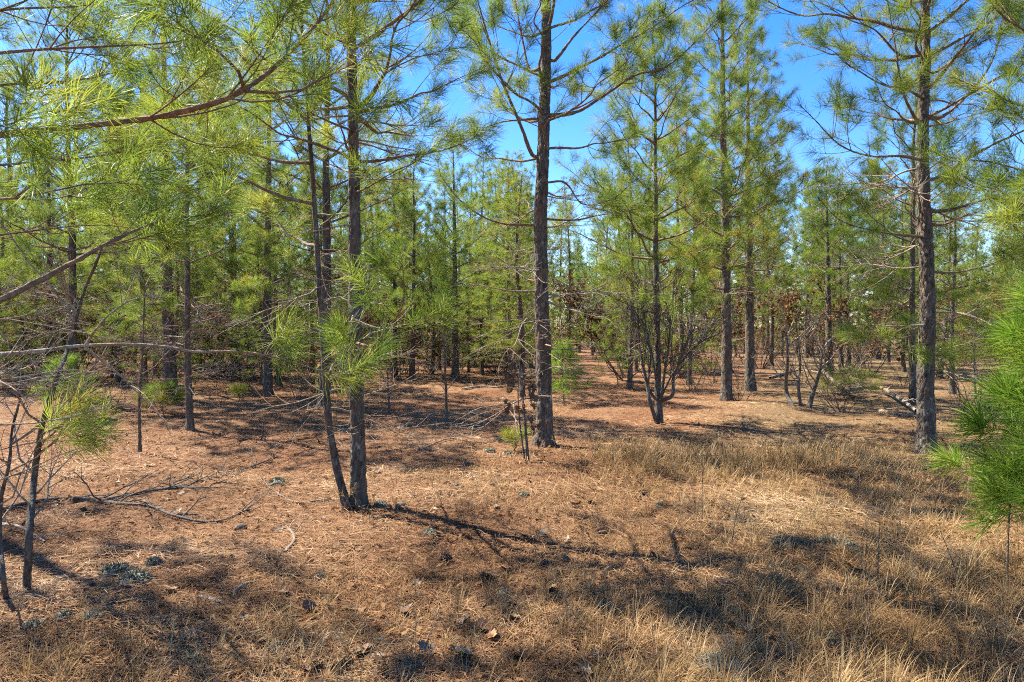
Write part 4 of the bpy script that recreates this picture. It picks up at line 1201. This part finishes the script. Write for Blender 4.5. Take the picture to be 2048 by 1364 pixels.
def grass(n, seed):
    r = np.random.default_rng(seed)
    d = 2.4 + 8.6 * r.random(n) ** 1.15
    x = r.uniform(-.9, .95, n) * d
    cx = np.round(x / .17); cy = np.round(d / .17); jx = np.sin(cx * 12.9 + cy * 78.2) * 437.5; jy = np.sin(cx * 39.3 + cy * 11.1) * 751.1
    cx = cx * .17 + .15 * (jx - np.floor(jx) - .5); cy = cy * .17 + .15 * (jy - np.floor(jy) - .5)
    tf = r.random(n) < .55
    x = np.where(tf, cx + r.normal(0, .02, n), x); d = np.where(tf, cy + r.normal(0, .02, n), d)
    dens, band = grass_density(x, d)
    keep = r.random(n) < np.clip(dens + band, 0, 1)
    x, d, dens, band = x[keep], d[keep], dens[keep], band[keep]; n = len(x)
    L = r.uniform(.05, .15, n) * (.7 + .6 * dens) + band * r.uniform(.02, .16, n)
    tf = tf[keep]; cx = cx[keep]; cy = cy[keep]
    L = L * np.where(tf, 1.35, .85)
    a = np.where(tf, np.arctan2(d - cy, x - cx) + r.normal(0, .5, n), r.uniform(0, 2 * pi, n)); el = np.radians(np.clip(r.normal(30, 24, n) + np.where(tf, 16, -6) + 0 * r.normal(34, 24, n) + 22 * band, 4, 88))
    u = np.stack([np.cos(a) * np.cos(el), np.sin(a) * np.cos(el), np.sin(el)], 1)
    b = np.stack([x, d, gz(x, d) - .004], 1)
    sd = np.stack([-np.sin(a), np.cos(a), 0 * a], 1); wid = np.where(d > 6, .0036, .0026)
    w = sd * (wid * r.uniform(.7, 1.2, n) * .5)[:, None]
    out = np.stack([np.cos(a), np.sin(a), 0 * a - .35], 1)
    q = r.uniform(.15, .7, n)
    p1 = b + u * (L * .4)[:, None]; p2 = b + u * (L * .72)[:, None] + out * (L * .1 * q)[:, None]; p3 = b + u * L[:, None] + out * (L * .45 * q)[:, None]
    p3[:, 2] = np.maximum(p3[:, 2], gz(p3[:, 0], p3[:, 1]) + .004)
    V = np.stack([b - w, b + w, p1 + w, p1 - w, p2 + w * .8, p2 - w * .8, p3], 1).reshape(-1, 3)
    i = np.arange(n)[:, None] * 7
    Fc = np.stack([i + [0, 1, 2], i + [0, 2, 3], i + [3, 2, 4], i + [3, 4, 5], i + [5, 4, 6]], 1).reshape(-1, 3)
    v = np.clip(r.beta(2.2, 1.8, n) + .2 * np.sin(x * 3.1 + 2 * np.sin(d * 2.3)) * np.cos(d * 2.9), 0, 1)
    return V, Fc, np.repeat(v, 7)
V, Fc, v = grass(250000, 610)
o = ob('dry_grass', mesh('dry_grass', V, Fc, M_GRASS, v)); o['kind'] = 'stuff'
tag(o, 'dry straw coloured grass covering the right and front of the floor', 'grass')

# tall golden grass stalks with feathery seed heads
def stalks(spots, seed):
    r = np.random.default_rng(seed); A = Acc()
    for px, py, n, h, spread in spots:
        g = G(px, py)
        for k in range(n):
            x, y = g[0] + r.normal(0, spread), g[1] + r.normal(0, spread)
            b = np.array([x, y, float(gz(x, y)) - .01]); a = r.uniform(0, 6.28); l = h * r.uniform(.6, 1.15)
            d = unit(np.array([cos(a) * .35, sin(a) * .35, 1])); t = np.linspace(0, 1, 6)[:, None]
            p = b + d * l * t + np.array([cos(a), sin(a), -.2]) * (.14 * l) * t ** 2
            V, Fq = tube(p, np.linspace(.0028, .0016, 6), 3)
            tri = np.vstack([Fq[:, [0, 1, 2]], Fq[:, [0, 2, 3]]])
            A.add(V, tri, np.full(len(V), r.uniform(.5, .95)))
            tf = [np.r_[p[-2], unit(p[-1] - p[-2]), l * .25]]
            nd = make_needles(tf, r, 26, .045, .0026, seg2=False, v0=.5, v1=.9)
            A.add(*nd)
    return A.get()
sp_ = [(770, 905, 5, .3, .08), (800, 895, 4, .3, .1), (850, 905, 6, .3, .12), (900, 900, 6, .28, .15), (945, 895, 4, .26, .1), (700, 1020, 4, .3, .05), (735, 1022, 5, .25, .06),
       (480, 975, 2, .42, .05), (160, 1310, 1, .28, .02), (370, 1280, 2, .3, .04), (690, 1280, 6, .26, .15), (650, 1330, 5, .26, .15), (790, 1330, 6, .26, .15), (880, 1330, 5, .24, .15), (560, 1300, 4, .25, .1), (460, 1330, 4, .25, .12),
       (1160, 930, 8, .34, .2), (1250, 940, 14, .36, .25), (1350, 935, 14, .36, .25), (1450, 925, 14, .34, .25), (1550, 925, 14, .34, .25), (1650, 935, 12, .34, .25), (1750, 945, 12, .3, .25), (1850, 960, 12, .3, .25), (1950, 1000, 8, .3, .2),
       (1300, 1040, 8, .28, .25), (1500, 1060, 8, .28, .3), (1700, 1060, 8, .28, .3), (1560, 1190, 5, .25, .15), (1850, 1150, 8, .3, .25)]
V, Fc, v = stalks(sp_, 620)
o = ob('seed_grass', mesh('seed_grass', V, Fc, M_GRASS, v)); o['kind'] = 'stuff'
tag(o, 'tall golden grass stalks with feathery seed heads', 'grass')

# dry weed stems in the right foreground
def weed(label, pts, wpx, seed, twigs=4):
    r = np.random.default_rng(seed)
    b = G(*pts[0])
    root = ob('weed_stalk', None, None, b); tag(root, label, 'weed')
    q = np.array([P(x, y, b[1] + .03 * i) - b for i, (x, y) in enumerate(pts)]); q[0, 2] -= .02
    path = resample(q, 20)
    V, Fq = tube(path, wpx * b[1] / F / 2 * np.linspace(1, .35, 20), 6)
    st = ob('stem', mesh('stem', V, Fq, M_LIMB, smooth=True), root)
    A = Acc(); lv = []
    for k in range(twigs):
        i = int(r.uniform(7, 19)); stem_tree(A, path[i], unit(path[i] - path[i - 1] + r.normal(0, .5, 3)), r.uniform(.1, .25), .0018, r, 1, lv)
    V, Fq, _ = A.get(); ob('twigs', mesh('twigs', V, Fq, M_LIMB, smooth=True), st)
weed('tall leaning dry weed stalk in front of the bushy young pine at right', [(2014, 1180), (2016, 1080), (2022, 1000), (2045, 880)], 5, 631, 7)
weed('thin upright weed stem in the right foreground grass', [(1755, 1175), (1757, 1100), (1759, 1040)], 3, 632)
weed('leaning weed stem in the grass right of the thin upright weed', [(1925, 1170), (1900, 1110), (1880, 1060)], 3, 633)
weed('short twiggy weed in the grass below the twig wrapped pine', [(1462, 1095), (1470, 1040), (1485, 990)], 3, 634, 6)
weed('thin weed stem left of the short twiggy weed in the grass', [(1404, 1045), (1404, 990), (1405, 945)], 3, 635, 3)
weed('tall thin weed at the bottom edge in the lower right', [(1728, 1360), (1732, 1260), (1738, 1180)], 3, 636, 3)

rc = np.random.default_rng(99)
for t_ in bpy.data.objects:                    # every tree its own green
    if t_.parent is None and t_.name.startswith('pine_tree'):
        tone = rc.uniform(.35, 1.0)
        for c_ in t_.children_recursive: c_.color = (tone, tone, tone, 1)
for o in bpy.data.objects:                     # bundles of pieces too small to pick apart
    if o.parent and o.name.split('.')[0] in ('needles', 'twigs', 'leaves', 'stems', 'branches', 'crown'):
        o['kind'] = 'stuff'
